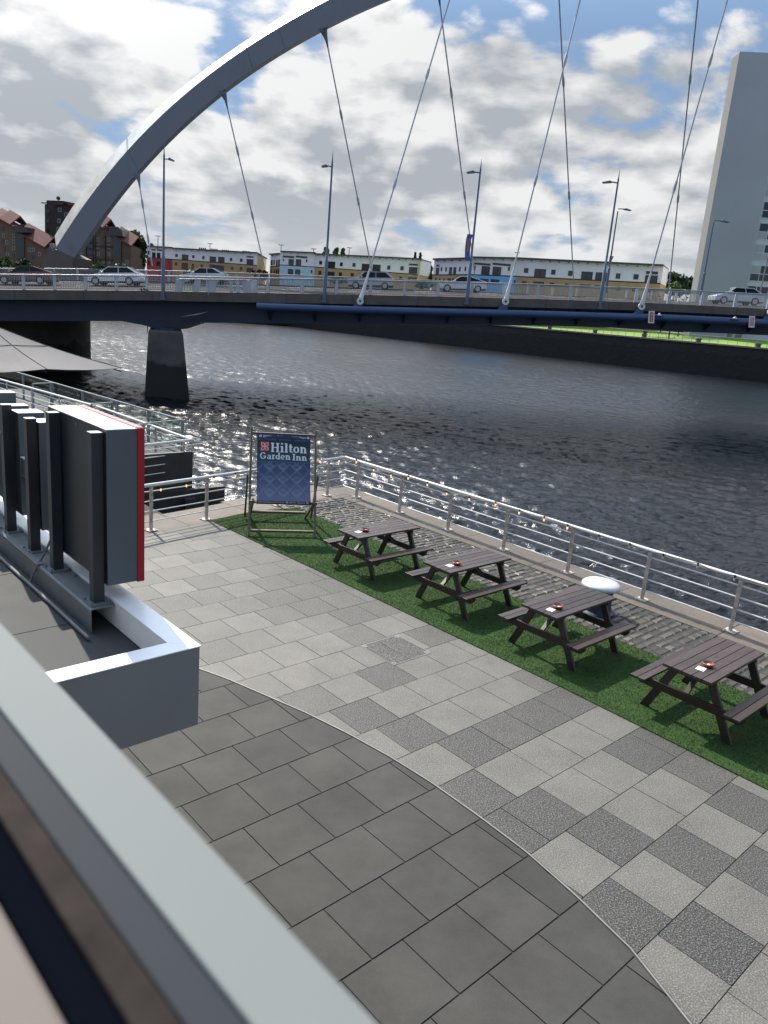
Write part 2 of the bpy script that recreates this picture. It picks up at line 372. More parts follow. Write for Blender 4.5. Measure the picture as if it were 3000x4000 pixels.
for k in range(-12, 21):
    va, vb = V0+DV*k, V0+DV*(k+1)
    off = (4.46 if k % 2 == 0 else 4.76)
    for i in range(-10, 3):
        ua, ub = off+.6*i, off+.6*(i+1)
        if ub < -1: continue
        vs = [va+.006 + (vb-va-.012)*j/6 for j in range(7)]
        rgt = [min(ub-.006, cu(v)-.02) for v in vs]
        if max(rgt) <= ua+.016: continue
        poly = [(ua+.006, va+.006)]+[(max(r, ua+.006), v) for r, v in zip(rgt, vs)]+[(ua+.006, vb-.006)]
        n = len(poly); dz = rr.uniform(-.001, .001)
        mj.add([Wp(u, v, dz) for u, v in poly]+[Wp(u, v, -.03) for u, v in poly], [tuple(range(n))]+[(a, (a+1) % n, n+(a+1) % n, n+a) for a in range(n)], 0, rr.random())
struct('granite_paving', mb, m_gran); struct('plain_slab_paving', mj, m_plain)
mb = MB()
mb.ubox(-2, 12.3, -8, 13.4, -.3, -.008); mb.ubox(-2, 11.9, 13.4, 14.6, -.3, -.012); mb.ubox(-2, 7.3, 14.6, 45, -.3, -.016)
struct('terrace_bed', mb, m_joint)
# curved steel edging between the two pavings
mb = MB(); vs = np.linspace(-5.5, 13.3, 150)
for a, b in zip(vs, vs[1:]):
    p = [Wp(cu(a)-.006, a, .004), Wp(cu(a)+.012, a, .004), Wp(cu(b)+.012, b, .004), Wp(cu(b)-.006, b, .004)]
    q = [Vector((w.x, w.y, -.02)) for w in p]
    mb.add(p+q, [(0, 1, 2, 3), (0, 4, 5, 1), (2, 6, 7, 3), (1, 5, 6, 2), (3, 7, 4, 0)])
build('paving_edge_trim', mb, m_steel, label='thin curved steel strip between the speckled granite and the plain grey slabs', cat='edging strip', org=Wp(5, 3, 0))
# artificial grass mat
gpoly = [(8.06, -6), (10.2, -6), (10.22, 4.6), (10.24, 7.4), (10.2, 9.5), (10.22, 13.1), (10.26, 14.0), (9.17, 14.16), (7.93, 13.92), (7.96, 12.6), (8.03, 10.5), (8.08, 7.6), (8.13, 5.0), (8.10, 2.3), (8.08, 0)]
m_turf = mat('turf_mat', (.026, .056, .017), .85, col2=(.046, .088, .027), vscale=1.8, bump=.9, bscale=220, dist=.01, det=12, spec=.1)
m_blade, t, b = principled('turf_blades')
oi = t.nodes.new('ShaderNodeAttribute'); oi.attribute_name = 'tone'
mx = t.nodes.new('ShaderNodeValToRGB'); mx.color_ramp.elements[0].color = (.026, .050, .015, 1); mx.color_ramp.elements[1].color = (.085, .145, .042, 1)
t.links.new(oi.outputs['Fac'], mx.inputs[0]); t.links.new(mx.outputs[0], b.inputs['Base Color']); b.inputs['Roughness'].default_value = .8; b.inputs['Specular IOR Level'].default_value = .15
mb = MB(); n = len(gpoly)
mb.add([Wp(u, v, .012) for u, v in gpoly]+[Wp(u, v, -.004) for u, v in gpoly], [tuple(range(n))]+[(a, (a+1) % n, n+(a+1) % n, n+a) for a in range(n)])
struct('grass_mat', mb, m_turf)
mb = MB(); rg = random.Random(11)
def gedge(v): return lerp_tab([(-6, 8.07), (0, 8.08), (2.3, 8.1), (5, 8.13), (7.6, 8.08), (10.5, 8.03), (12.6, 7.96), (13.92, 7.93)], v)
cnt = 0
while cnt < 130000:
    v = rg.uniform(.3, 14.1); u = rg.uniform(7.9, 10.25)
    if u < gedge(v)-.01 or v > 13.92+max(0, (u-7.93)*.19) or (u > 9.17 and v > 14.16-(u-9.17)*.14): continue
    cnt += 1; h = rg.uniform(.007, .018); w = .0045; a = rg.uniform(0, 6.28)
    p = Wp(u, v, .012); dx, dy = math.cos(a)*w, math.sin(a)*w; lx, ly = rg.uniform(-.018, .018), rg.uniform(-.018, .018)
    cl = noise.noise(Vector((u*1.7, v*1.7, 0)))*.5+noise.noise(Vector((u*6, v*6, 3)))*.3
    mb.add([(p.x-dx, p.y-dy, p.z), (p.x+dx, p.y+dy, p.z), (p.x+lx, p.y+ly, p.z+h)], [(0, 1, 2)], 0, min(1, max(0, .45+cl+rg.uniform(-.3, .3))))
build('artificial_grass', mb, m_blade, kind='stuff', label='short green artificial grass under the picnic tables', cat='grass')
# cobbles
mb = MB(); rc = random.Random(5)
v = -5.5
while v < 14.35:
    hgt = rc.uniform(.125, .165); u = 10.18+rc.uniform(-.12, .0)
    while u < 11.86:
        wd = rc.uniform(.19, .33); u1 = min(u+wd, 11.9)
        if u1-u > .05:
            g = .014; a0, a1, b0, b1 = u+g, u1-g, v+g, v+hgt-g; z = rc.uniform(-.006, .012)-.012; e = .018
            def jt(): return rc.uniform(-.008, .008)
            slope = (u-10.2)*.008
            A_ = [(a0+e+jt(), b0+e+jt()), (a1-e+jt(), b0+e+jt()), (a1-e+jt(), b1-e+jt()), (a0+e+jt(), b1-e+jt())]
            B_ = [(a0+jt()*.4, b0+jt()*.4), (a1+jt()*.4, b0), (a1, b1+jt()*.4), (a0, b1)]
            cxx, cyy = (a0+a1)/2, (b0+b1)/2
            vs = [Wp(x, y, z+.012) for x, y in A_]+[Wp(x, y, z-.006) for x, y in B_]+[Wp(x, y, -.06) for x, y in B_]+[Wp(cxx, cyy, z+.014)]
            tone = rc.random()**2.2*.8
            if rc.random() < .07: tone = 1.35
            mb.add(vs, [(0, 1, 12), (1, 2, 12), (2, 3, 12), (3, 0, 12), (4, 5, 1, 0), (5, 6, 2, 1), (6, 7, 3, 2), (7, 4, 0, 3), (8, 9, 5, 4), (9, 10, 6, 5), (10, 11, 7, 6), (11, 8, 4, 7)], 0, tone)
        u = u1
    v += hgt
struct('cobbled_strip', mb, m_sett, smooth=True, angle=30)
mb = MB(); mb.ubox(10.1, 11.93, -6, 14.5, -.3, -.02)
struct('cobble_bedding', mb, mat('moss_joint', (.03, .027, .016), .95, col2=(.06, .05, .025), vscale=3, bump=.5))
# coping stones and the near quay wall
mb = MB(); v = -6.
stops = [-6, -3.6, -1.6, .6, 2.62, 4.62, 6.65, 8.45, 10.45, 12.5, 14.3, 15.3]
for a, b in zip(stops, stops[1:]):
    mb.ubox(11.9, 12.82, a+.006, b-.006, -.35, .0+rc.uniform(-.004, .004), 0, rc.uniform(.1, .9))
e0 = Wp(12.82, 15.3); 
def rb(s, w): # along the upstream edge: s metres from the corner, w across (outward)
    # direction from (12.25,14.85) to (6.54,13.86)
    du, dv = -.9853, -.1708; nu, nv = -.1708*1, .9853
    return (12.25+du*s+nu*w, 14.85+dv*s+nv*w)
for i in range(5):
    s0, s1 = (.0 if i == 0 else i*1.75-.3)+.006, (i+1)*1.75-.3-.006
    p = [rb(s0, -.42), rb(s1, -.42), rb(s1, .9+.08*math.sin(i*2.1)), rb(s0, .9+.08*math.sin(i*2.1+1))]
    z = rc.uniform(-.004, .004)-.006; t_ = rc.uniform(.2, .9)
    vs = [Wp(x, y, z) for x, y in p]+[Wp(x, y, -.35) for x, y in p]
    mb.add(vs, [(0, 1, 2, 3), (4, 5, 1, 0), (5, 6, 2, 1), (6, 7, 3, 2), (7, 4, 0, 3)], 0, t_)
struct('quay_coping', mb, m_cope)
mb = MB(); mb.ubox(7.0, 12.78, -8, 14.2, -5, -.352)
mb.add([Wp(*rb(-.4, .8), z) for z in (-5, -.352)]+[Wp(*rb(8.5, .8), z) for z in (-5, -.352)]+[Wp(*rb(8.5, -1.5), z) for z in (-5, -.352)]+[Wp(*rb(-.4, -1.5), z) for z in (-5, -.352)], [(0, 1, 3, 2), (2, 3, 5, 4), (4, 5, 7, 6), (6, 7, 1, 0), (1, 7, 5, 3)])
struct('near_quay_wall', mb, m_wallst)
# manhole tray
mb = MB(); mt = thing('access_cover', 'square recessed access cover with speckled dark infill in the granite paving', 'manhole cover', Wp(7.0, 7.04, 0))
a0, a1, b0, b1 = 6.65, 7.38, 6.68, 7.40
mf = MB()
for (x0, x1, y0, y1) in ((a0, a1, b0, b0+.012), (a0, a1, b1-.012, b1), (a0, a0+.012, b0+.012, b1-.012), (a1-.012, a1, b0+.012, b1-.012)): mf.ubox(x0, x1, y0, y1, -.02, .005)
build('frame', mf, m_steel, mt)
for (x, y) in ((a0+.05, b0+.05), (a1-.05, b0+.05), (a1-.05, b1-.05), (a0+.05, b1-.05)):
    q = MB(); q.ubox(x-.03, x+.03, y-.03, y+.03, .0, .006); q.lathe([(.012, .006), (.012, .0075)], Wp(x, y), 8, 1); build('lifting_plate', q, [m_steel, m_joint], mt)
q = MB(); q.ubox(a0+.014, a0+.32, b0+.014, b1-.014, -.02, .0045, 0, .02); q.ubox(a0+.326, a1-.014, b0+.014, b1-.014, -.02, .0045, 0, .08); build('infill', q, m_gran, mt)

# ------------------------------------------------------------------ water
def grid_water():
    nr, na = 820, 620
    r = 9.5*np.exp(np.linspace(0, math.log(420/9.5), nr)); a = np.radians(np.linspace(-44, 44, na))
    R, T = np.meshgrid(r, a, indexing='ij'); X = R*np.sin(T); Y = R*np.cos(T)
    Z = np.zeros_like(X); rs = np.random.RandomState(4)
    wind = math.radians(64)
    cell = np.maximum(R*0.0048, R*math.radians(88/na))
    for i in range(64):
        lam = .24*(14 ** (i/63.))*rs.uniform(.85, 1.15)
        th = wind + rs.normal(0, .62); kx, ky = math.cos(th)*2*math.pi/lam, math.sin(th)*2*math.pi/lam
        amp = .0138*lam**.95/ (1+ (lam/1.35)**2)
        ph = rs.uniform(0, 6.28)
        wob = .9*np.sin(X*.11*rs.uniform(.6, 1.5)+ph)+.9*np.sin(Y*.13*rs.uniform(.6, 1.5)+ph*2)
        f = np.clip(lam/(2.2*cell), 0, 1)
        w = np.sin(kx*X+ky*Y+ph+wob)
        Z += amp*f*(w + .28*np.cos(2*(kx*X+ky*Y+ph+wob)))
    # gusts: calmer and rougher patches
    g = .85+.35*np.sin(X*.09+1.3*np.sin(Y*.05))*np.sin(Y*.07+X*.02)
    Z = Z*g*1.0 - 2.9
    vs = np.stack([X, Y, Z], -1).reshape(-1, 3)
    idx = np.arange(nr*na).reshape(nr, na)
    f = np.stack([idx[:-1, :-1], idx[:-1, 1:], idx[1:, 1:], idx[1:, :-1]], -1).reshape(-1, 4)
    me = bpy.data.meshes.new('river_water'); big = np.array([(-900, -60, -3.12), (900, -60, -3.12), (900, 1200, -3.12), (-900, 1200, -3.12)])
    n0 = len(vs); vs = np.concatenate([vs, big]); nv = len(vs); nf = len(f)+1
    me.vertices.add(nv); me.vertices.foreach_set('co', vs.astype(np.float32).ravel())
    f = np.concatenate([f[:, ::-1], [[n0, n0+1, n0+2, n0+3]]])
    me.loops.add(nf*4); me.loops.foreach_set('vertex_index', f.astype(np.int32).ravel())
    me.polygons.add(nf); me.polygons.foreach_set('loop_start', np.arange(0, nf*4, 4, dtype=np.int32)); me.polygons.foreach_set('loop_total', np.full(nf, 4, np.int32))
    me.update(calc_edges=True); me.polygons.foreach_set('use_smooth', [True]*nf)
    m, t, b = principled('river_water'); b.inputs['Base Color'].default_value = (.006, .008, .011, 1); b.inputs['Roughness'].default_value = .11; b.inputs['IOR'].default_value = 1.333
    tcn = t.nodes.new('ShaderNodeTexCoord'); mp = t.nodes.new('ShaderNodeMapping'); mp.inputs['Rotation'].default_value = (0, 0, rad(-25)); mp.inputs['Scale'].default_value = (1, 1.7, 1); t.links.new(tcn.outputs['Object'], mp.inputs[0])
    n1 = t.nodes.new('ShaderNodeTexNoise'); n1.inputs['Scale'].default_value = 4.5; n1.inputs['Detail'].default_value = 5; n1.inputs['Roughness'].default_value = .6; t.links.new(mp.outputs[0], n1.inputs['Vector'])
    bp = t.nodes.new('ShaderNodeBump'); bp.inputs['Strength'].default_value = 1.; bp.inputs['Distance'].default_value = .036; n3 = t.nodes.new('ShaderNodeTexNoise'); n3.inputs['Scale'].default_value = 1.25; n3.inputs['Detail'].default_value = 3; n3.inputs['Roughness'].default_value = .6; t.links.new(mp.outputs[0], n3.inputs['Vector'])
    b2 = t.nodes.new('ShaderNodeBump'); b2.inputs['Strength'].default_value = 1.; b2.inputs['Distance'].default_value = .10; t.links.new(n3.outputs[0], b2.inputs['Height'])
    t.links.new(b2.outputs[0], bp.inputs['Normal'])
    t.links.new(n1.outputs[0], bp.inputs['Height']); t.links.new(bp.outputs[0], b.inputs['Normal'])
    # ripples too small for the mesh far out are carried by the roughness
    ln = t.nodes.new('ShaderNodeVectorMath'); ln.operation = 'LENGTH'; t.links.new(tcn.outputs['Object'], ln.inputs[0])
    rm = t.nodes.new('ShaderNodeMapRange'); rm.inputs[1].default_value = 14; rm.inputs[2].default_value = 90; rm.inputs[3].default_value = .16; rm.inputs[4].default_value = .25
    t.links.new(ln.outputs['Value'], rm.inputs[0]); t.links.new(rm.outputs[0], b.inputs['Roughness'])
    me.materials.append(m); o = bpy.data.objects.new('river_water', me); C.objects.link(o); o['kind'] = 'structure'
grid_water()

# ------------------------------------------------------------------ far bank
BANK = [(230, 2), (150, 83), (76, 158), (30, 203), (-41, 274), (-66, 262), (-80, 222), (-95, 196), (-170, 175), (-320, 168)]
m_far = mat('far_quay_stone', (.006, .0065, .007), .75, col2=(.022, .020, .018), vscale=.35, bump=.6, bscale=1.2, dist=.2, det=10)
m_farc = mat('far_coping', (.22, .19, .16), .8, var=.3, vscale=.6)
m_lawn = mat('lawn', (.12, .22, .025), .9, col2=(.19, .31, .04), vscale=.10, bump=.4, bscale=3, det=12)
m_prom = mat('promenade', (.30, .25, .20), .85, var=.2, vscale=.4)
QZ = 3.95
def outn(i):
    a = Vector((*BANK[max(i-1, 0)], 0)); b = Vector((*BANK[min(i+1, len(BANK)-1)], 0)); d = (b-a).normalized(); return Vector((d.y, -d.x, 0))
def ring(off, z): return [Vector((*BANK[i], 0))+outn(i)*off+Vector((0, 0, z)) for i in range(len(BANK))]
sgn = 1 if outn(3).y > 0 else -1
def strip(mb, a, b, mi=0):
    n = len(a); mb.add(a+b, [(i, i+1, n+i+1, n+i) for i in range(n-1)], mi)
mb = MB(); strip(mb, ring(0, -6), ring(0, QZ-.3)); struct('far_quay_wall', mb, m_far)
mb = MB(); strip(mb, ring(-.3*sgn, QZ-.32), ring(-.3*sgn, QZ)); strip(mb, ring(-.3*sgn, QZ), ring(1.6*sgn, QZ)); strip(mb, ring(0, QZ-.32), ring(-.3*sgn, QZ-.32)); struct('far_quay_coping', mb, m_farc)
mb = MB(); strip(mb, ring(1.6*sgn, QZ), ring(4.2*sgn, QZ+.02)); struct('far_promenade', mb, m_prom)
mb = MB(); lw_ = [(ring(4.2*sgn, QZ+.03), ring(12*sgn, QZ+.45)), (ring(12*sgn, QZ+.45), ring(24*sgn, QZ+1.5)), (ring(24*sgn, QZ+1.5), ring(40*sgn, QZ+1.9))]
for a_, b_ in lw_: strip(mb, a_[:5], b_[:5])
struct('far_lawn', mb, m_lawn)
mb = MB()
for a_, b_ in lw_: strip(mb, a_[4:], b_[4:])
struct('far_bank_path', mb, mat('far_bank_gravel', (.14, .13, .12), .9, var=.2, vscale=.2))
mb = MB(); r40 = ring(39.5*sgn, QZ+1.85); mb.add(r40+[Vector((-900, 300, 5.8)), Vector((-900, 1500, 6)), Vector((1200, 1500, 6)), Vector((1200, 60, 5.8))], [tuple(range(len(r40)+4))])
struct('far_ground', mb, mat('far_ground', (.15, .145, .14), .95, var=.2, vscale=.05))
# ------------------------------------------------------------------ riverside handrail
rl = thing('riverside_railing', 'white tubular steel railing with four thin bars along the granite quay edge, hung with bulbs', 'railing', Wp(12.3, 8, 0))
RU = 12.30; CORN = (12.28, 14.82); LEND = (5.2, 13.63)
def top_path(z, du=0.):
    return [Wp(RU+du, -6, z), Wp(RU+du, 8, z), Wp(RU+du, CORN[1], z), Wp(9, CORN[1]-(CORN[0]-9)*.1735, z), Wp(*LEND, z)]
q = MB(); q.tube(top_path(.93), .034, 14); 
for v in np.arange(-5, 14.5, 1.62): q.tube([Wp(RU, v+.3, .93), Wp(RU, v+.312, .93)], .0365, 14)
build('handrail', q, m_white, rl, smooth=True)
for z in (.18, .39, .60, .80):
    q = MB(); q.tube(top_path(z), .0125, 8); build('rail_bar', q, m_white, rl, smooth=True)
def post(u, v, rot=0.):
    q = MB(); a = AZ+rot; ux = Vector((math.cos(a), math.sin(a), 0)); vx = Vector((-math.sin(a), math.cos(a), 0)); p = Wp(u, v, 0)
    q.bar(p+Vector((0, 0, .01)), p+Vector((0, 0, .90)), .016, .075, up=ux)
    q.bar(p+Vector((0, 0, .01))-ux*.03, p+Vector((0, 0, .90))-ux*.03, .06, .012, up=ux)
    o = build('post', q, m_rust, rl)
    q = MB(); c4 = [p+ux*s*.10+vx*t_*.10 for s, t_ in ((-1, -1), (1, -1), (1, 1), (-1, 1))]
    q.prism([c+Vector((0, 0, .002)) for c in c4], (0, 0, .012))
    for s, t_ in ((-1, -1), (1, -1), (1, 1), (-1, 1)): q.lathe([(.014, .014), (.014, .026), (.006, .027), (.006, .035)], p+ux*s*.07+vx*t_*.07, 6)
    build('base_plate', q, m_rust, o)
v = 14.26
while v > -4.5: post(RU, v); v -= 1.615
for s in (.6, 2.35, 4.45, 5.84, 7.3):
    uu, vv = CORN[0]-.9853*s, CORN[1]-.171*s; post(uu, vv, rad(100))
# string of lamps
def on_plane(x, y, p0, n):
    d = M3 @ np.array([(x-1500)/FPX, (y-2000)/FPX, 1.]); t = (p0-Vector((0, 0, EYE))).dot(n)/Vector(d).dot(n); return Vector((0, 0, EYE))+Vector(d)*t
pts = []
for o, s, l in (((500, 1750), 3.318, [(425, 550), (757, 498), (1112, 418), (1393, 370)]),): pts += [(o[0]+x/s, o[1]+y/s, 1) for x, y in l]
for o, s, l in (((900, 1600), 2.074, [(725, 425)]),): pts += [(o[0]+x/s, o[1]+y/s, 1) for x, y in l]
for o, s, l in (((900, 1600), 2.074, [(880, 422), (1020, 430), (1160, 495), (1300, 540), (1440, 562), (1595, 615)]), ((1200, 1900), 1.843, [(1003, 58), (1165, 98), (1355, 138), (1525, 196)]),
                ((2100, 2000), 1.843, [(45, 62), (213, 120), (437, 195), (660, 258), (900, 335), (1150, 402), (1415, 492)])): pts += [(o[0]+x/s, o[1]+y/s, 0) for x, y in l]
n1 = Wp(1, 0); n2 = Wp(-.1708, .9853)
P3 = [on_plane(x, y, Wp(RU-.05, 5, 0), n1) if not f else on_plane(x, y, Wp(CORN[0]+.01, CORN[1]-.05, 0), n2) for x, y, f in pts]
P3.append(P3[-1]*1+Wp(0, -.55, 0)); P3.append(P3[-1]+Wp(0, -.6, 0))
st = thing('string_lights', 'string of small glowing bulbs on black cable strung under the white quay handrail', 'string lights', P3[8])
m_cab = mat('black_cable', (.012, .012, .012), .5); m_bulb = emat('warm_bulb', (1., .55, .22), 1.1); m_glass0 = mat('bulb_glass', (.6, .5, .4), .05, spec=1)
q = MB(); path = []
for i, a in enumerate(P3):
    a2 = Vector((a.x, a.y, max(a.z, .70)+.085)); path.append(a2)
    if i < len(P3)-1:
        b = P3[i+1]; b2 = Vector((b.x, b.y, max(b.z, .70)+.085))
        m_ = (a2+b2)/2; m_.z = .91 if i % 2 == 0 else m_.z-.01; 
        path += [a2.lerp(m_, .5)+Vector((0, 0, -.008)), m_, m_.lerp(b2, .5)+Vector((0, 0, -.008))]
q.tube(path, .006, 6); build('cable', q, m_cab, st, smooth=True)
for i, a in enumerate(P3):
    z = max(a.z, .70); lit = i < 17
    q = MB(); q.lathe([(.012, .04), (.016, .05), (.016, .085), (.008, .095)], (a.x, a.y, z), 8); s_ = build('socket', q, m_cab, st)
    q = MB(); q.lathe([(.003, -.016), (.012, -.010), (.018, .006), (.016, .026), (.010, .042)], (a.x, a.y, z), 10); build('bulb', q, m_bulb if lit else m_glass0, s_, smooth=True)

# ------------------------------------------------------------------ picnic tables
def picnic(cu_, cv_, label):
    t = thing('picnic_table', label, 'picnic table', Wp(cu_, cv_, .012), AZ, 'dark picnic tables in a row on the grass mat')
    q = MB(); Wd = .62; n = 5; bw = Wd/n
    for i in range(n):
        y0 = -Wd/2+i*bw+.005; y1 = y0+bw-.010
        q.box(-.76, .76, y0, y1, .712, .745, 0, random.uniform(.15, 1))
    q.lathe([(.022, .7455), (.022, .7462)], (0.02, 0, 0), 14, 1)
    build('tabletop', q, [m_wood, m_cab], t, local=True, bevel=.003)
    for s in (-1, 1):
        q = MB()
        for k in range(2): q.box(-.76, .76, *sorted((s*(.50+k*.103), s*(.50+k*.103+.095))), .405, .436, 0, random.uniform(.15, 1))
        build('seat', q, m_wood if s > 0 else m_wood2, t, local=True, bevel=.003)
    for sx in (-1, 1):
        x = sx*.55
        for sy in (-1, 1):
            q = MB(); q.prism([(x-.02, sy*.15, .705), (x-.02, sy*.26, .705), (x-.02, sy*.60, 0), (x-.02, sy*.49, 0)], (.042, 0, 0)); build('leg', q, m_wood, t, local=True, bevel=.002)
        x2 = x+sx*.024
        q = MB(); q.prism([(x2-.02*1, -.70, .402), (x2-.02, .70, .402), (x2-.02, .70, .36), (x2-.02, .64, .30), (x2-.02, -.64, .30), (x2-.02, -.70, .36)], (.04, 0, 0))
        build('seat_beam', q, m_wood2 if sx < 0 else m_wood, t, local=True, bevel=.002)
        q = MB(); q.box(x2-.02, x2+.02, -.29, .29, .62, .709); build('top_beam', q, m_wood, t, local=True, bevel=.002)
        q = MB(); q.bar((x2-sx*.04, .06, .36), (sx*.10, .06, .70), .035, .06, up=(0, 1, 0)); build('brace', q, m_wood, t, local=True)
    return t
tabs = [(9.20, 3.53, 'picnic table nearest the window, cut by the right edge of the photo'), (9.22, 5.73, 'picnic table right in front of the round silver bollard'),
        (9.27, 7.79, 'picnic table between the bollard table and the one nearest the giant deckchair'), (9.15, 9.89, 'picnic table closest to the giant deckchair')]
for a in tabs: picnic(*a)
m_terra = mat('terracotta', (.30, .075, .035), .35, var=.2, vscale=20); m_ash = mat('dark_ash', (.05, .03, .02), .8)
m_card = mat('white_card', (.75, .75, .75), .5); m_ink = mat('print_ink', (.06, .06, .07), .6)
where = ['on the picnic table at the right edge of the photo', 'on the picnic table in front of the silver bollard', 'on the second table from the deckchair', 'on the table closest to the deckchair']
for (cu_, cv_, _), wtxt, (ax, ay) in zip(tabs, where, [(-.34, -.06), (-.42, -.08), (-.36, -.07), (-.37, -.02)]):
    p = Wp(cu_+ax, cv_+ay, .758)
    t = thing('ashtray_bowl', 'small round terracotta ashtray bowl '+wtxt, 'ashtray', p, AZ, 'terracotta bowls on the picnic tables')
    q = MB(); q.lathe([(.045, .0), (.062, .012), (.07, .042), (.067, .044), (.055, .02), (.04, .014)], (0, 0, 0), 24); build('bowl', q, m_terra, t, local=True, smooth=True)
    q = MB(); q.lathe([(.04, .0145), (.04, .017)], (0, 0, 0), 16)
    for k in range(4): q.bar((-.02+.012*k, -.02, .02), (-.01+.012*k, .012, .022), .008, .007, mi=1)
    build('ash', q, [m_ash, m_card], t, local=True)
    p = Wp(cu_+ax-.15, cv_+ay+.015, .7585)
    t = thing('menu_card', 'white card beside the bowl '+wtxt, 'card', p, AZ+rad(8), 'white cards on the picnic tables')
    q = MB(); q.box(-.06, .06, -.05, .05, 0, .0016); build('card', q, m_card, t, local=True)
    q = MB()
    for k in range(3): q.box(-.04, -.005+.01*k, -.03+.018*k, -.026+.018*k, .0018, .0021)
    build('print', q, m_ink, t, local=True)

# ------------------------------------------------------------------ bollard
bl = thing('mooring_bollard', 'mushroom-shaped mooring bollard with a silver dome on a dark blue shaft beside the cobbles', 'bollard', Wp(11.0, 6.30, 0))
m_silver = mat('silver_paint', (.60, .62, .63), .42, .35, var=.12, vscale=5, bump=.25, bscale=30, dist=.004); m_navy = mat('dark_blue_paint', (.012, .022, .05), .45, var=.2)
q = MB(); q.lathe([(.26, .42), (.305, .44), (.325, .475), (.32, .505), (.28, .535), (.20, .558), (.10, .568), (.042, .57), (.04, .574), (.001, .575)], Wp(11.0, 6.30, 0), 40); build('cap', q, m_silver, bl, smooth=True, angle=50)
q = MB(); q.lathe([(.30, -.01), (.30, .03), (.24, .05), (.22, .12), (.22, .36), (.26, .42)], Wp(11.0, 6.30, 0), 32); build('shaft', q, m_navy, bl, smooth=True)

# ------------------------------------------------------------------ giant deckchair
DC = Wp(8.62, 12.23, .012); DA = AZ-rad(30.3)
dc = thing('giant_deckchair', 'giant wooden deckchair with printed navy hotel banner sling on the grass mat', 'deckchair', DC, DA)
HW = .672; YT, ZT = .80, 1.98
def bx(a, b, w=.045, h=.07): q = MB(); q.bar(a, b, w, h, up=(0, 1, 0)); return q
for s in (-1, 1): build('back_frame_side', bx((s*HW, 0, 0), (s*HW*.985, YT+.05, ZT+.09)), m_beech, dc, local=True, bevel=.004)
build('front_foot_bar', bx((-HW+.03, .04, .11), (HW-.03, .04, .11), .04, .07), m_beech, dc, local=True)
build('head_bar', bx((-HW, YT, ZT), (HW, YT, ZT), .05, .05), m_beech, dc, local=True)
YF, ZF = .02, .74
for s in (-1, 1): build('seat_frame_side', bx((s*(HW-.06), YF-.03, ZF+.02), (s*(HW-.06), 1.42, .03)), m_beech, dc, local=True, bevel=.004)
build('seat_bar', bx((-HW-.01, YF, ZF-.02), (HW+.01, YF, ZF-.02), .05, .06), m_beech, dc, local=True)
build('rear_foot_bar', bx((-HW+.09, 1.22, .19), (HW-.09, 1.22, .19), .045, .085), m_beech, dc, local=True)
for s in (-1, 1): build('prop', bx((s*(HW+.05), .46, 1.20), (s*(HW+.05), 1.30, .06), .04, .06), m_beech, dc, local=True)
# sling: local (x, t) with t from the head bar (0) to the seat bar (1)
CW = .545
SL = [(0, YT-.035, ZT+.012), (.1, YT-.115, ZT-.12), (.3, YT-.25, ZT-.37), (.5, YT-.375, ZT-.62), (.7, YT-.50, ZT-.86), (.82, YT-.585, ZT-1.0), (.90, YT-.655, ZT-1.09), (1.0, YF-.035, ZF+.025), (1.07, YF-.034, ZF-.055)]
ys = [(a[0], a[1]) for a in SL]; zs = [(a[0], a[2]) for a in SL]
def slp(x, t, off=0.):
    y = lerp_tab(ys, t); z = lerp_tab(zs, t); w = x*(1.-.0*t)
    sag = .02*math.sin(math.pi*min(1, max(0, t)))*(1-(x/CW)**2); return (w, y+sag-off, z-off*.3)
m_cv, t_, b_ = principled('printed_backlit_canvas'); nn = t_.nodes.new; ll = t_.links.new
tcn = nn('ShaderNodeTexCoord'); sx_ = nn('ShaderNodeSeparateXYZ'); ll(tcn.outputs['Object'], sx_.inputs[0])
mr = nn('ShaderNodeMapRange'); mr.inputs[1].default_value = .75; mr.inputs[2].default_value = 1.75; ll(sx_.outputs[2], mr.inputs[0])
cr_ = nn('ShaderNodeValToRGB'); els = cr_.color_ramp.elements; els[0].position = 0; els[0].color = (.17, .20, .35, 1); els[1].position = 1; els[1].color = (.016, .040, .060, 1)  # print colours, paler towards the bottom: light through the cloth painted in
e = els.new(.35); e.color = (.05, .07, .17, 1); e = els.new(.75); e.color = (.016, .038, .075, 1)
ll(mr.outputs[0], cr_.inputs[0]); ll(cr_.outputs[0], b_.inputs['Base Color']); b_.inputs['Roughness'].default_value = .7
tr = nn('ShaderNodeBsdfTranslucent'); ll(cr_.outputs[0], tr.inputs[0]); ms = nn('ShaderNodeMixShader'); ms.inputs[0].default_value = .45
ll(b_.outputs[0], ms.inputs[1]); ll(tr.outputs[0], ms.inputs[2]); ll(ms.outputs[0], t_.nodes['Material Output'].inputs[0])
q = MB(); nx, ny = 10, 26
gv = [slp(-CW+2*CW*i/nx, -.0+1.07*j/ny) for j in range(ny+1) for i in range(nx+1)]
q.add(gv, [(j*(nx+1)+i, j*(nx+1)+i+1, (j+1)*(nx+1)+i+1, (j+1)*(nx+1)+i) for j in range(ny) for i in range(nx)])
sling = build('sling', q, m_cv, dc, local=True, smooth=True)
m_print = mat('white_print', (.70, .71, .73), .7); m_pat = mat('pale_print', (.24, .32, .44), .7); m_red = mat('red_print', (.60, .035, .04), .6); m_navyp = mat('navy_print', (.02, .022, .07), .7)
TL = 1.07
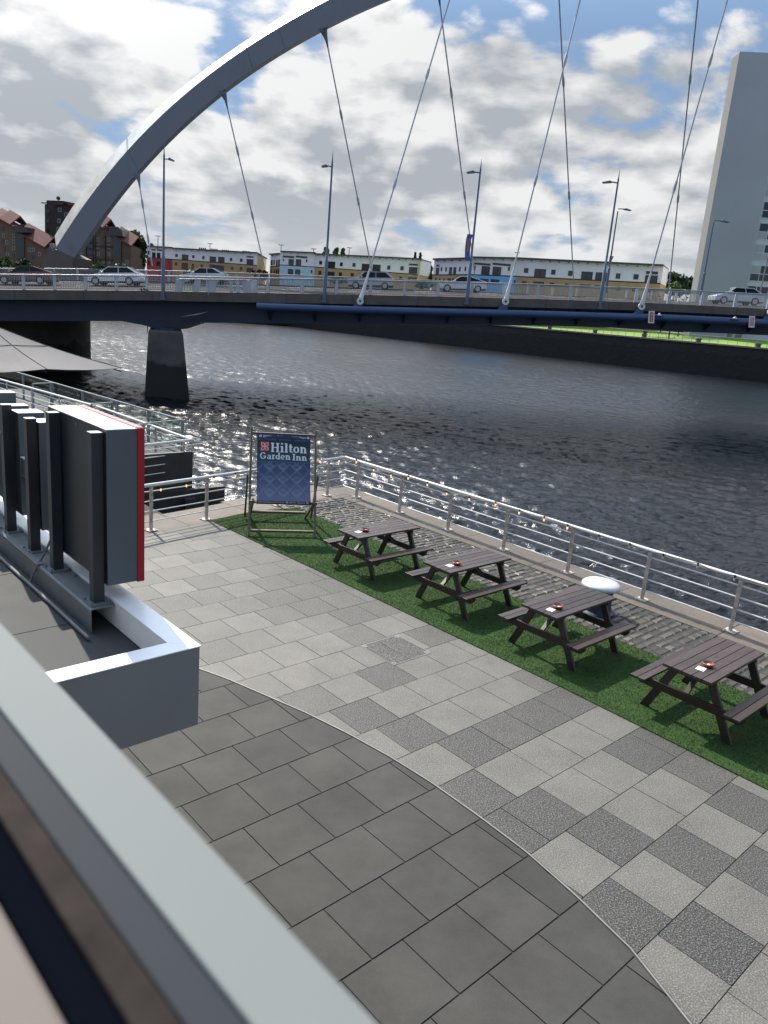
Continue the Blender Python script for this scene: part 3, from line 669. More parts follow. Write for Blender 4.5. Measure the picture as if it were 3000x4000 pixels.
# printing helper: px coords in the crop of the photo (x 232..665 across, y 232..790 down)
def pr(x, y): return ((x-452)/213.*CW, (y-236)/(778-236)*1.035)
def stroke(q, a, b, w, off=.004, mi=0):
    (x0, t0), (x1, t1) = a, b; dx, dy = (x1-x0), (t1-t0)*1.5; l = math.hypot(dx, dy) or 1; nx_, ny_ = -dy/l*w/2, dx/l*w/2/1.5
    n = max(1, int(abs(t1-t0)/.08)); vs = []
    for k in range(n+1):
        f = k/n; x = x0+(x1-x0)*f; t = t0+(t1-t0)*f; vs += [slp(x+nx_, t+ny_, off), slp(x-nx_, t-ny_, off)]
    q.add(vs, [(2*k, 2*k+1, 2*k+3, 2*k+2) for k in range(n)], mi)
q = MB()
for (x0, y0, x1, y1, w) in []: pass
# slab-serif lettering: unit strokes per glyph, box 0..w x 0..1 (y up)
TH, TN, SF = .20, .11, .10
def ringpts(cx, cy, rx, ry, a0=0, a1=360, n=16): return [(cx+rx*math.cos(rad(a0+(a1-a0)*k/n)), cy+ry*math.sin(rad(a0+(a1-a0)*k/n))) for k in range(n+1)]
def glyph(ch):
    """list of (x0,y0,x1,y1,w) strokes plus advance; lower case height .68"""
    R_ = []; X = .68
    def sv(x, y0, y1, w=TH): R_.append((x, y0, x, y1, w))
    def sh(x0, x1, y, w=SF): R_.append((x0, y, x1, y, w))
    def arc(pts, w0, w1):
        for (a, b) in zip(pts, pts[1:]):
            dx, dy = abs(b[0]-a[0]), abs(b[1]-a[1]); f = dy/(dx+dy+1e-6); R_.append((a[0], a[1], b[0], b[1], w1+(w0-w1)*f))
    if ch == 'H': sv(.2, 0, 1); sv(.72, 0, 1); sh(.2, .72, .5, .1); [sh(x-.17, x+.17, y) for x in (.2, .72) for y in (.05, .95)]; return R_, .98
    if ch == 'i': sv(.2, 0, X); sh(.03, .37, .05); sh(.03, .25, X-.05); R_.append((.19, .86, .19, 1.02, .2)); return R_, .44
    if ch == 'l': sv(.2, 0, 1); sh(.03, .37, .05); sh(.03, .25, .95); return R_, .44
    if ch == 't': sv(.2, .12, .9); arc([(.2, .14), (.28, .05), (.38, .06), (.42, .12)], .1, .12); sh(.03, .42, X-.05); return R_, .48
    if ch == 'o': arc(ringpts(.32, .34, .23, .29), TH, .09); return R_, .68
    if ch == 'n': sv(.2, 0, X); sv(.56, 0, .45); arc([(.24, .5), (.34, .62), (.46, .62), (.56, .5), (.56, .42)], TH, .12); sh(.03, .34, .05); sh(.42, .72, .05); sh(.03, .25, X-.05); return R_, .78
    if ch == 'G': arc(ringpts(.42, .5, .33, .44, 45, 325, 20), TH, .1); sv(.70, .12, .42, .16); sh(.48, .86, .44); sv(.70, .72, .9, .08); return R_, .96
    if ch == 'a': sv(.46, .05, .5, .19); arc([(.46, .5), (.38, .62), (.24, .62), (.13, .52)], .14, .1); arc(ringpts(.26, .19, .16, .15), .15, .09); sh(.44, .62, .05); return R_, .66
    if ch == 'r': sv(.2, 0, X); sh(.03, .4, .05); sh(.03, .25, X-.05); arc([(.24, .48), (.34, .6), (.46, .58)], .14, .14); return R_, .52
    if ch == 'd': sv(.52, 0, 1, .19); arc(ringpts(.3, .33, .2, .28), TH, .09); sh(.40, .56, .95); sh(.5, .70, .05); return R_, .74
    if ch == 'e': arc(ringpts(.32, .34, .23, .29, 0, 320), TH, .09); sh(.14, .55, .36, .08); return R_, .66
    if ch == 'I': sv(.22, 0, 1); sh(.03, .41, .05); sh(.03, .41, .95); return R_, .48
    return R_, .35
def write(q, s, x0, x1, ybase, hpx, off=.006):
    tot = sum(glyph(c)[1] for c in s); sc_ = (x1-x0)/tot; x = x0
    for c in s:
        R_, adv = glyph(c)
        for (a, b, c2, d, w) in R_:
            stroke(q, pr(x+a*sc_, ybase-b*hpx), pr(x+c2*sc_, ybase-d*hpx), w*sc_*1.02/213*CW, off)
        x += adv*sc_
q = MB(); write(q, 'Hilton', 346, 640, 378, 74)
write(q, 'Garden', 262, 508, 436, 54); write(q, 'Inn', 520, 640, 438, 52)
build('lettering', q, m_print, sling, local=True)
q = MB()
lp = [pr(266, 300), pr(332, 300), pr(332, 370), pr(266, 370)]; q.add([slp(x, t, .005) for x, t in lp], [(0, 1, 2, 3)], 0)
cx0, cy0 = 299, 335
for sx in (-1, 1):
    for sy in (-1, 1):
        pts_ = []
        for k in range(9):
            f = k/8; px_, py_ = f*28*sx, f*30*sy; bul = math.sin(math.pi*f)*11; pts_.append((cx0+px_-sy*bul*.7*sx*sx, cy0+py_+sx*bul*.7))
        pt2 = [(cx0+k/8*28*sx+sy*math.sin(math.pi*k/8)*11*.7, cy0+k/8*30*sy-sx*math.sin(math.pi*k/8)*11*.7) for k in range(9)]
        for P_ in (pts_, pt2):
            for a, b in zip(P_, P_[1:]): stroke(q, pr(*a), pr(*b), .009, .008, 1)
build('emblem', q, [m_red, m_print], sling, local=True)
# diamond lattice
q = MB(); wl = .0042
def poly_px(pts): 
    for a, b in zip(pts, pts[1:]): stroke(q, pr(*a), pr(*b), wl, .004)
for r_, y0 in enumerate((492, 545, 597, 650, 703)):
    if r_ % 2 == 0:
        for x0 in (337, 447, 558):
            for s_ in (1., .62): poly_px([(x0-42*s_+10, y0), (x0+10, y0-30*s_), (x0+10+42*s_ if False else x0+10+30*s_, y0), (x0+10, y0+30*s_), (x0-42*s_+10, y0)]); poly_px([(x0-30*s_-10, y0), (x0-10, y0-30*s_), (x0-10+42*s_, y0), (x0-10, y0+30*s_), (x0-30*s_-10, y0)])
    for dy in (0, 12):
        pts_ = []; x = 240; up = r_ % 2
        while x <= 662: pts_.append((x, y0+dy+(-26 if up else 26))); up = 1-up; x += 52.5
        poly_px(pts_)
for x0 in range(246, 656, 26): poly_px([(x0, 452), (x0+8, 464)]); poly_px([(x0+8, 464), (x0+16, 452)])
for x0 in list(range(250, 280, 12))+list(range(300, 390, 12))+list(range(410, 500, 12))+list(range(540, 650, 12)): poly_px([(x0, 272), (x0+7, 286)])
build('lattice_print', q, m_pat, sling, local=True)
def text_mesh(s, size):
    cu_ = bpy.data.curves.new('t', 'FONT'); cu_.body = s; cu_.size = size; cu_.resolution_u = 2
    o = bpy.data.objects.new('t', cu_); C.objects.link(o); bpy.context.view_layer.update()
    me = bpy.data.meshes.new_from_object(o.evaluated_get(bpy.context.evaluated_depsgraph_get())); 
    vs = [v.co.copy() for v in me.vertices]; fs = [tuple(p.vertices) for p in me.polygons]
    bpy.data.objects.remove(o); bpy.data.curves.remove(cu_); bpy.data.meshes.remove(me); return vs, fs
q = MB()
for ytop, (x1, x2, x3, x4), xs in ((262, (282, 478, 512, 632), (257, 272, 487, 503, 640, 656)), (780, (252, 458, 495, 620), (226, 242, 468, 486, 630, 646))):
    b0, b1 = (ytop-24, ytop+8) if ytop < 500 else (ytop-17, ytop+12)
    q.add([slp(pr(x, y)[0], pr(x, y)[1], .0035) for x, y in ((238, b0), (666, b0), (666, b1), (238, b1))], [(0, 1, 2, 3)], 0)
    for s, xa, xb in (('@HGIGlasgowCityCentre', x1, x2), ('@HGI_Glasgow', x3, x4)):
        vs, fs = text_mesh(s, 1.); w = max(v.x for v in vs)
        k = (xb-xa)/w
        q.add([slp(*pr(xa+v.x*k, ytop-v.y*k*1.25), .0055) for v in vs], fs, 1)
    for xa, xb in ((xs[0], xs[1]), (xs[2], xs[3]), (xs[4], xs[5])):
        ya, yb = ytop-15, ytop+1
        q.add([slp(*pr(x, y), .005) for x, y in ((xa, ya), (xb, ya), (xb, yb), (xa, yb))], [(0, 1, 2, 3)], 1)
        xm = (xa+xb)/2
        if xa == xs[0]:
            stroke(q, pr(xm+1, ya+4), pr(xm+1, yb), .006, .007, 0); stroke(q, pr(xm-3, ya+8), pr(xm+5, ya+8), .005, .007, 0)
        elif xa == xs[2]:
            for a, b in zip(ringpts(xm, ytop-7, 4.5, 5, n=10), ringpts(xm, ytop-7, 4.5, 5, n=10)[1:]): stroke(q, pr(*a), pr(*b), .004, .007, 0)
        else: stroke(q, pr(xa+3, ya+3), pr(xb-3, yb-3), .005, .007, 0); stroke(q, pr(xb-3, ya+3), pr(xa+3, yb-3), .003, .007, 0)
    build('handle_strip', q, [m_navyp, m_print], sling, local=True); q = MB()


# ------------------------------------------------------------------ canopy roof below the window
m_fascia = mat('pale_grey_coated_metal', (.215, .22, .222), .42, var=.05, vscale=1.2); m_cap = mat('white_coping_metal', (.80, .82, .83), .30, var=.07, vscale=2.5, bump=.04, bscale=8)
m_roof = mat('roof_membrane', (.030, .033, .034), .8, col2=(.052, .055, .054), vscale=2.2, bump=.5, bscale=60, dist=.004)
cn = thing('entrance_canopy', 'low flat canopy roof with pale grey metal edge under the window, carrying the sign', 'canopy', Wp(1.2, 6, 0))
UE, VE, CZ = 2.185, 3.93, 2.5
q = MB(); q.ubox(.3, UE-.06, VE+.06, 17.5, 1.98, 2.30); build('roof_deck', q, m_roof, cn)
q = MB()
for v in (5.1, 6.3, 7.6, 9.2, 11): q.ubox(.3, UE-.17, v, v+.06, 2.30, 2.303)
q.ubox(1.25, 1.29, 4.1, 17, 2.30, 2.3035); build('membrane_seam', q, m_roof, cn)
q = MB(); q.prism([Wp(.3, VE, 1.945), Wp(UE, VE, 1.945), Wp(UE, VE, CZ-.004), Wp(.3, VE, CZ-.004)], Wp(0, .02, 0)); build('end_fascia', q, m_fascia, cn, bevel=.004)
q = MB(); q.ubox(UE-.02, UE, VE+.021, 17.5, 1.945, CZ-.004); build('long_fascia', q, m_fascia, cn)
q = MB(); q.prism([Wp(UE+.006, VE-.006, CZ-.003), Wp(UE-.15, VE+.14, CZ-.003), Wp(.3, VE+.14, CZ-.003), Wp(.3, VE-.006, CZ-.003)], (0, 0, .006)); q.ubox(.3, UE-.145, VE+.13, VE+.139, 2.31, CZ-.004); build('end_coping', q, m_cap, cn)
q = MB(); q.prism([Wp(UE+.006, VE-.003, CZ-.003), Wp(UE+.006, 17.5, CZ-.003), Wp(UE-.15, 17.5, CZ-.003), Wp(UE-.15, VE+.143, CZ-.003)], (0, 0, .006)); q.ubox(UE-.149, UE-.14, VE+.15, 17.5, 2.31, CZ-.004); build('long_coping', q, m_cap, cn)
q = MB()
for v in (4.5, 9, 13.5): q.ubox(1.75, 1.87, v, v+.12, -.02, 1.98)
build('column', q, m_fascia, cn)
# rooftop sign seen from behind
m_dk = mat('dark_grey_coated_steel', (.019, .023, .028), .40, var=.12, vscale=3); m_side = mat('sign_return_grey', (.085, .105, .12), .38, var=.05); m_redp = mat('sign_red', (.32, .012, .018), .35)
m_top = mat('sign_top_pale', (.62, .66, .68), .35, var=.06); m_pink = mat('sun_bleached_red', (.50, .22, .22), .45, var=.15, vscale=12); m_galv = mat('galvanised_steel', (.17, .19, .20), .5, .4, var=.15, vscale=6)
sg = thing('rooftop_sign', 'large letter sign on a steel frame seen from behind, ending in a red-edged box', 'sign', Wp(2.0, 5.5, 2.5))
CH = MB(); CH.prism([Wp(1.86, 4.86, 2.47), Wp(2.06, 4.86, 2.47), Wp(2.06, 4.86, 2.478), Wp(1.868, 4.86, 2.478), Wp(1.868, 4.86, 2.478)][:4], Wp(0, 9, 0))
CH.ubox(1.858, 1.868, 4.86, 13.9, 2.305, 2.469); CH.ubox(1.845, 1.90, 5.9, 13.9, 2.479, 2.489)
build('base_channel', CH, m_galv, sg, bevel=.003)
for (u0, v0, zt) in ((1.905, 4.93, 3.69), (1.905, 5.72, 3.705), (1.905, 6.24, 3.58), (1.905, 6.86, 3.60), (1.905, 7.6, 3.6), (1.905, 8.3, 3.6), (1.905, 9.2, 3.6), (1.905, 10.2, 3.6)):
    q = MB(); q.ubox(u0+.008, u0+.085, v0+.006, v0+.082, 2.48, zt-.003); o = build('post', q, m_dk, sg)
    q = MB(); q.ubox(u0+.008, u0+.085, v0+.006, v0+.082, zt-.002, zt+.001); build('cap', q, m_top, o)
    q = MB(); q.ubox(u0-.03, u0+.13, v0-.04, v0+.13, 2.479, 2.487)
    for du, dv in ((-.015, -.02), (.105, -.02), (-.015, .11), (.105, .11)): q.lathe([(.009, .487-.48+2.48), (.009, 2.505)], Wp(u0+du, v0+dv, 0), 6)
    build('foot_plate', q, m_galv, o)
def sbox(v0, v1, z0, z1, uf=2.0, ub=2.21, red=True, name='box'):
    q = MB(); q.ubox(uf, uf+.012, v0+.004, v1-.004, z0+.004, z1-.004); o = build(name+'_back', q, m_dk, sg)
    q = MB(); q.ubox(uf-.002, ub, v0, v0+.006, z0, z1-.004); q.ubox(uf-.002, ub, v1-.006, v1, z0, z1-.004); q.ubox(uf-.002, ub, v0+.0065, v1-.0065, z0, z0+.006); build('side_return', q, m_side, o)
    q = MB(); q.ubox(uf-.004, ub, v0-.001, v1+.001, z1-.003, z1+.002); build('top_return', q, m_top, o)
    if red:
        q = MB(); q.ubox(ub+.001, ub+.052, v0-.006, v1+.006, z0-.006, z1+.004)
        q.lathe([(.008, 0), (.008, .003)], Wp(ub+.025, v0+.1, z1+.004), 8); q.lathe([(.008, 0), (.008, .003)], Wp(ub+.025, v1-.2, z1+.004), 8)
        q.bar(Wp(ub+.026, v0-.006, z0+.42), Wp(ub+.026, v0-.010, z0+.42), .02, .02); tray = build('red_face_tray', q, m_redp, o) if False else build('red_face_tray', q, m_redp, sg)
        q = MB(); q.ubox(ub+.003, ub+.05, v0+.02, v1-.02, z1+.0045, z1+.007); [q.ubox(ub+.006, ub+.047, vv, vv+.05, z1+.0075, z1+.009) for vv in np.arange(v0+.05, v1-.1, .085)]; build('bleached_top', q, m_pink, tray)
    return o
sbox(4.895, 6.0, 2.615, 3.715, name='emblem_box')
for v0, v1, z0, z1 in ((6.22, 6.42, 2.66, 3.55), (6.72, 6.93, 2.66, 3.55), (6.43, 6.71, 3.02, 3.18), (7.12, 7.28, 2.66, 3.30), (7.13, 7.27, 3.38, 3.55), (7.48, 7.64, 2.66, 3.62), (7.86, 8.0, 2.66, 3.5), (7.76, 7.85, 3.18, 3.30), (8.01, 8.14, 3.18, 3.30)):
    sbox(v0, v1, z0, z1, red=False, name='letter_stroke')
q = MB(); ptsO = [(8.55+.24*math.cos(a), 2.98+.30*math.sin(a)) for a in np.linspace(0, 2*math.pi, 25)]; ptsI = [(8.55+.12*math.cos(a), 2.98+.18*math.sin(a)) for a in np.linspace(0, 2*math.pi, 25)]
for i in range(24):
    for (A1, A2) in ((ptsO, ptsI),):
        o4 = [A1[i], A1[i+1], A2[i+1], A2[i]]; q.prism([Wp(2.0, v, z) for v, z in o4], Wp(.21, 0, 0))
build('round_letter', q, m_side, sg)
sbox(9.0, 9.16, 2.66, 3.28, red=False, name='letter_stroke'); sbox(9.4, 9.56, 2.66, 3.2, red=False, name='letter_stroke')
q = MB(); q.prism([Wp(2.0, 9.0+.28+.28*math.cos(a), 3.0+.28*math.sin(a)) for a in np.linspace(0, math.pi, 13)]+[Wp(2.0, 9.28+.13*math.cos(a), 3.0+.13*math.sin(a)) for a in np.linspace(math.pi, 0, 13)], Wp(.21, 0, 0)); build('round_letter', q, m_side, sg)

m_cond = mat('grey_conduit', (.12, .125, .13), .5)
q = MB(); q.tube([Wp(1.80, 4.75, 2.325), Wp(1.80, 5.4, 2.325), Wp(1.79, 6.5, 2.325), Wp(1.81, 9, 2.325), Wp(1.80, 13, 2.325)], .014, 8); q.tube([Wp(1.80, 5.95, 2.325), Wp(1.83, 5.95, 2.40), Wp(1.93, 5.97, 2.55), Wp(1.99, 5.97, 2.68)], .009, 6); build('cable', q, m_cond, sg, smooth=True)
for (v, z) in ((4.96, 2.68), (4.96, 3.1), (4.96, 3.64), (5.93, 2.68), (5.93, 3.1), (5.93, 3.64), (5.42, 3.67), (5.42, 2.65)):
    q = MB(); q.tube([Wp(1.9995, v, z), Wp(1.994, v, z)], .009, 8); build('screw', q, m_galv, sg)
for v in (5.2, 5.55, 6.6, 7.3, 8.1):
    q = MB(); q.lathe([(.016, 2.478), (.016, 2.492), (.008, 2.493), (.008, 2.503)], Wp(2.01, v, 0), 6); build('bolt', q, m_galv, sg)
# ------------------------------------------------------------------ hotel wall, sill and window frame in the foreground
m_hotel = mat('hotel_cladding', (.40, .41, .41), .6, var=.08, vscale=.6)
SZ = EYE-.36
def gl(c, z=SZ): return G(c[0]/1.106, 2400+c[1]/1.106, z)
def toUV(p): return (p.x*UX[0]+p.y*UX[1], p.x*VX[0]+p.y*VX[1])
hw = thing('hotel_wall', 'pale hotel facade below the open window', 'wall', Wp(0, 5, 0))
q = MB(); q.ubox(-1.6, .195, -7, 17.5, -.3, SZ-.05); build('facade', q, m_hotel, hw)
wf = thing('window_frame', 'blurred pale grey metal sill and window frame running across the lower left of the photo', 'window frame', Wp(.2, .4, SZ))
m_sill = mat('sill_pale_metal', (.150, .165, .163), .7, spec=.2, var=.04, vscale=3); m_bronze = mat('anodised_strip', (.018, .0145, .0135), .85, .0, col2=(.042, .034, .030), vscale=14, spec=.05)
m_mid = mat('sill_inner_grey', (.026, .031, .037), .7, spec=.1); m_gask = mat('rubber_gasket', (.003, .004, .007), .95, spec=.0); m_frw = mat('white_window_frame', (.13, .11, .10), .6, spec=.15)
lines = {'a': ((0, 30), (1450, 1570)), 'b': ((0, 405), (1085, 1770)), 'c': ((0, 655), (795, 1770)), 'd': ((0, 880), (560, 1770)), 'e': ((0, 1240), (298, 1770))}
def lp_(k, z, v0=-.6, v1=2.6):
    p, r = (toUV(gl(c, z)) for c in lines[k]); f = lambda v: p[0]+(r[0]-p[0])*(v-p[1])/(r[1]-p[1]); return Wp(f(v0), v0, z), Wp(f(v1), v1, z)
def band(name, ka, kb, z, m, th=.03):
    a0, a1 = lp_(ka, z); b0, b1 = lp_(kb, z); q = MB(); q.prism([a0, a1, b1, b0], (0, 0, -th)); build(name, q, m, wf, bevel=.002)
band('outer_sill', 'a', 'b', SZ, m_sill, .048); band('sill_channel', 'b', 'c', SZ-.004, m_mid, .04); band('metal_strip', 'c', 'd', SZ+.002, m_bronze, .04)
band('gasket', 'd', 'e', SZ-.003, m_gask, .04)
a0, a1 = lp_('e', SZ+.004); q = MB(); inn = Wp(-.14, 0, 0); q.prism([a0, a1, a1+inn, a0+inn], (0, 0, -.04)); build('inner_frame', q, m_frw, wf, bevel=.004)

# ------------------------------------------------------------------ parasol at the left
um = thing('parasol', 'large grey fabric parasol canopy over the restaurant terrace at the left edge', 'parasol', Wp(6.9, 23, -.01))
m_par = mat('grey_parasol_cloth', (.13, .125, .125), .8, var=.06, vscale=2, bump=.2, bscale=120)
tip = G(875/1.843, 1200+438/1.843, 2.5); mid = G(335/1.843, 1200+447/1.843, 2.52)
ed = (mid-tip); ed.z = 0; hl = ed.length; ed.normalize(); pe = Vector((ed.y, -ed.x, 0)); pe = pe if pe.y > 0 else -pe
cen = tip+ed*hl+pe*hl; 
ring_ = []
for a, b in ((0, 0), (1, 0), (2, 0), (2, 1), (2, 2), (1, 2), (0, 2), (0, 1)):
    z = 2.5 if (a != 1 and b != 1) else 2.53; ring_.append(Vector((tip.x, tip.y, 0))+ed*hl*a+pe*hl*b+Vector((0, 0, z)))
apex = Vector((cen.x, cen.y, 3.52)); q = MB(); K = 10
for i in range(8):
    a, b = ring_[i], ring_[(i+1) % 8]; vs = []
    for k in range(K+1):
        f = k/K
        for j in range(5):
            g = j/4; p = apex.lerp(a.lerp(b, g), f); sag = .10*math.sin(math.pi*f)*1.0 + (.05*math.sin(math.pi*g)*f); edge_in = .05*math.sin(math.pi*g)*f
            p = p-Vector((0, 0, sag)) + (apex-p)*Vector((1, 1, 0))*edge_in if False else p-Vector((0, 0, sag*.8)); vs.append(p)
    q.add(vs, [(k*5+j, k*5+j+1, (k+1)*5+j+1, (k+1)*5+j) for k in range(K) for j in range(4)])
    for j in range(4):
        a2, b2 = vs[K*5+j], vs[K*5+j+1]; q.add([a2, b2, b2-Vector((0, 0, .015)), a2-Vector((0, 0, .015))], [(0, 1, 2, 3)])
cano = build('canopy', q, m_par, um, smooth=True, angle=12)
m_sm = mat('parasol_seam', (.06, .058, .058), .9)
for a in ring_:
    q = MB(); q.tube([apex.lerp(a, f)-Vector((0, 0, .08*math.sin(math.pi*f)-.004)) for f in np.linspace(0, 1, 11)], .011, 5); build('seam', q, m_sm, cano)
for i in range(8):
    a, b = apex.lerp(ring_[i], .45), apex.lerp(ring_[(i+1) % 8], .45); q = MB(); q.tube([a.lerp(b, g)-Vector((0, 0, .08*math.sin(math.pi*.45)-.004)) for g in (0, .5, 1)], .008, 5); build('seam', q, m_sm, cano)
q = MB(); q.tube([(cen.x, cen.y, -.01), (cen.x, cen.y, 3.5)], .035, 12); build('pole', q, m_dk, um, smooth=True)
for p in ring_: q = MB(); q.bar(apex-Vector((0, 0, .12)), p-Vector((0, 0, .10)), .02, .03); build('rib', q, m_dk, um)
q = MB(); q.box(cen.x-.4, cen.x+.4, cen.y-.4, cen.y+.4, -.008, .08); build('base', q, m_dk, um)

# ------------------------------------------------------------------ jetty platform with railings at the left
m_jet = mat('jetty_deck', (.03, .03, .032), .8, var=.2, vscale=3); m_tim = mat('black_timber', (.032, .032, .034), .6, var=.3, vscale=2, bump=.3, bscale=12)
jt = thing('jetty_platform', 'dark timber-sided jetty platform over the river beyond the quay corner', 'jetty', Wp(8, 24, 0))
q = MB(); q.ubox(5.6, 11.0, 20.7, 36, -.12, 0); q.ubox(5.6, 9.62, 18.0, 20.68, -.12, -.004); build('deck', q, m_jet, jt)
q = MB(); q.ubox(5.6, 9.6, 17.86, 17.98, -.75, .66); q.ubox(9.60, 9.68, 18, 36, -.75, -.13); build('side_boards', q, m_tim, jt)
q = MB(); q.ubox(7.3, 10.45, 17.62, 17.80, -1.5, -.30); q.ubox(9.2, 9.5, 17.45, 17.6, -3.3, -.5); q.ubox(10.1, 10.4, 17.81, 18.1, -3.3, -.35); q.ubox(7.9, 8.1, 17.81, 18.1, -3.3, -.35); build('fender', q, m_tim, jt)
jr = thing('jetty_railing', 'pale tubular jetty railing with thin bars turning the corner over the dark timber platform', 'railing', Wp(9.6, 18.1, 0))
tp = [Wp(5.4, 17.2, .93), Wp(8.31, 17.77, .93), Wp(9.69, 18.09, .93), Wp(9.62, 24, .93), Wp(8.85, 31, .93), Wp(8.3, 36, .93)]
q = MB(); q.tube(tp, .036, 12); build('handrail', q, m_white, jr, smooth=True)
for z in (.16, .38, .60, .80):
    q = MB(); q.tube([Wp(5.4, 17.2, z), Wp(8.31, 17.75, z), Wp(10.22, 18.2, z), Wp(9.72, 18.9, z), Wp(9.62, 24, z), Wp(8.85, 31, z), Wp(8.3, 36, z)], .013, 8); build('rail_bar', q, m_white, jr, smooth=True)
for (u, v) in ((9.40, 17.98), (9.80, 18.22), (9.68, 20.2), (9.65, 22.4), (9.62, 24.6), (9.35, 26.9), (9.1, 29), (8.85, 31), (7.4, 17.6), (6.2, 17.36)):
    q = MB(); q.ubox(u-.012, u+.012, v-.05, v+.05, 0, .92); build('post', q, m_rust, jr)
gb = thing('glass_balustrade', 'glass balustrade with dark grey metal posts on the jetty at the left', 'balustrade', Wp(10.7, 22, 0))
m_gl, t_, b_ = principled('balustrade_glass'); b_.inputs['Transmission Weight'].default_value = 1.; b_.inputs['Roughness'].default_value = .02; b_.inputs['IOR'].default_value = 1.2; b_.inputs['Base Color'].default_value = (.86, .93, .92, 1)
m_gp = mat('grey_post_paint', (.22, .25, .27), .4, .2)
gp = [(9.4, 20.42), (10.82, 20.8), (10.68, 22.8), (10.55, 24.9), (10.38, 27.5), (10.2, 30.2), (10.02, 32.9), (9.8, 35.6)]
q = MB()
for a, b in zip(gp, gp[1:]): q.bar(Wp(*a, 1.0), Wp(*b, 1.0), .045, .035)
build('top_rail', q, m_gp, gb)
for a, b in zip(gp, gp[1:]):
    q = MB(); A_, B_ = Wp(*a), Wp(*b); d = (B_-A_); A2 = A_+d*.04; B2 = A_+d*.96; nn_ = Vector((d.y, -d.x, 0)).normalized()*.006
    q.prism([A2+Vector((0, 0, .08)), B2+Vector((0, 0, .08)), B2+Vector((0, 0, .97)), A2+Vector((0, 0, .97))], nn_); build('glass_panel', q, m_gl, gb)
for a in gp: q = MB(); q.ubox(a[0]-.03, a[0]+.03, a[1]-.045, a[1]+.045, 0, .985); build('post', q, m_gp, gb)
g2 = thing('glass_gate', 'small glazed gate leaf in a grey frame standing before the glass balustrade', 'gate', Wp(9.8, 30, 0))
q = MB()
for a, b in (((9.35, 29.6), (10.15, 29.9)),):
    q.bar(Wp(*a, 0), Wp(*a, 1.0), .05, .05); q.bar(Wp(*b, 0), Wp(*b, 1.0), .05, .05); q.bar(Wp(*a, 1.0), Wp(*b, 1.0), .05, .04); build('frame', q, m_gp, g2)
    q = MB(); q.prism([Wp(*a, .08), Wp(*b, .08), Wp(*b, .96), Wp(*a, .96)], Wp(0, .008, 0)); build('glass_panel', q, m_gl, g2)
g3 = dup(g2, Wp(9.9, 24.7, 0), 0, 'glazed gate leaf in a grey frame in the balustrade above the red-edged sign box')
# curved steel ladder hoop by the sign
lh = thing('ladder_hoop', 'curved steel ladder hoop over the jetty edge behind the sign', 'ladder', Wp(9.8, 24, 0))
for dv in (0, .32):
    q = MB(); q.tube([Wp(9.4+.28*math.cos(a), 23.4+dv, .72+.25*math.sin(a)) for a in np.linspace(math.pi, -.4, 14)], .022, 8); build('hoop_rail', q, m_galv, lh, smooth=True)
q = MB(); q.tube([Wp(9.12, 23.4, .72), Wp(9.12, 23.4, -.1)], .022, 8); q.tube([Wp(9.12, 23.72, .72), Wp(9.12, 23.72, -.1)], .022, 8)
for z in (.15, .4, .65): q.tube([Wp(9.12, 23.4, z), Wp(9.12, 23.72, z)], .012, 6)
build('rungs', q, m_galv, lh, smooth=True)
# ------------------------------------------------------------------ the arch bridge
def proj(P):
    c = M3.T @ (np.array(P, float)-np.array([0, 0, EYE])); return 1500+FPX*c[0]/c[2], 2000+FPX*c[1]/c[2]
def YN(px): return 57+4*min(max(px, -400), 2400)/2400.
NE = [(-700, 1123), (-300, 1127), (0, 1131), (584, 1135), (800, 1140), (1039, 1144), (1342, 1150), (1600, 1155), (2056, 1166), (2446, 1179), (2583, 1185), (2912, 1202), (3100, 1212), (3500, 1232)]
FE = [(-700, 1040), (0, 1050), (300, 1052), (800, 1062), (1044, 1071), (1370, 1084), (1700, 1096), (2000, 1108), (2500, 1131), (3000, 1160), (3500, 1190)]
NP = [at(x, y, YN(x)) for x, y in NE]; FP = [at(x, y, YN(x)+21) for x, y in FE]
tzn = [(p.x, p.z) for p in NP]; tyn = [(p.x, p.y) for p in NP]; tzf = [(p.x, p.z-1.05) for p in FP]
def DP(X, w, dz=0.):
    zn, zf = lerp_tab(tzn, X), lerp_tab(tzf, X)
    return Vector((X, lerp_tab(tyn, X)+21*w, zn+(zf-zn)*w+.22*math.sin(math.pi*min(max(w, 0), 1))+dz))
XL, XR = -44., 40.
XS = list(np.linspace(XL, XR, 57))
m_conc = mat('deck_edge_concrete', (.075, .066, .06), .8, col2=(.125, .11, .098), vscale=.9, bump=.4, bscale=6, det=10)
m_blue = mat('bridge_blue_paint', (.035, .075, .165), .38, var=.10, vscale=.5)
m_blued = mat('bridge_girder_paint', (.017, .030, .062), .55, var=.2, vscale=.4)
m_asph = mat('asphalt', (.030, .029, .028), .9, var=.15, vscale=.7, spec=.08); m_foot = mat('footway', (.060, .048, .044), .9, var=.12, vscale=1.5, spec=.08)
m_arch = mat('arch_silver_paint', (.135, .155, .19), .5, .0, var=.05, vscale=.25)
m_archtop = mat('arch_sunlit_top', (.40, .37, .32), .32, .75, col2=(.66, .62, .54), vscale=.5, det=12)  # brighter, warmer copy of the arch paint: sunlight on the top faces painted in
m_railg = mat('galvanised_rail', (.26, .28, .30), .5, .15, var=.08); m_railw = mat('pale_rail_post', (.40, .43, .47), .5, .1, var=.06)
m_pier = mat('pier_concrete', (.045, .042, .039), .8, col2=(.11, .10, .09), vscale=.35, bump=.5, bscale=2, det=10); 
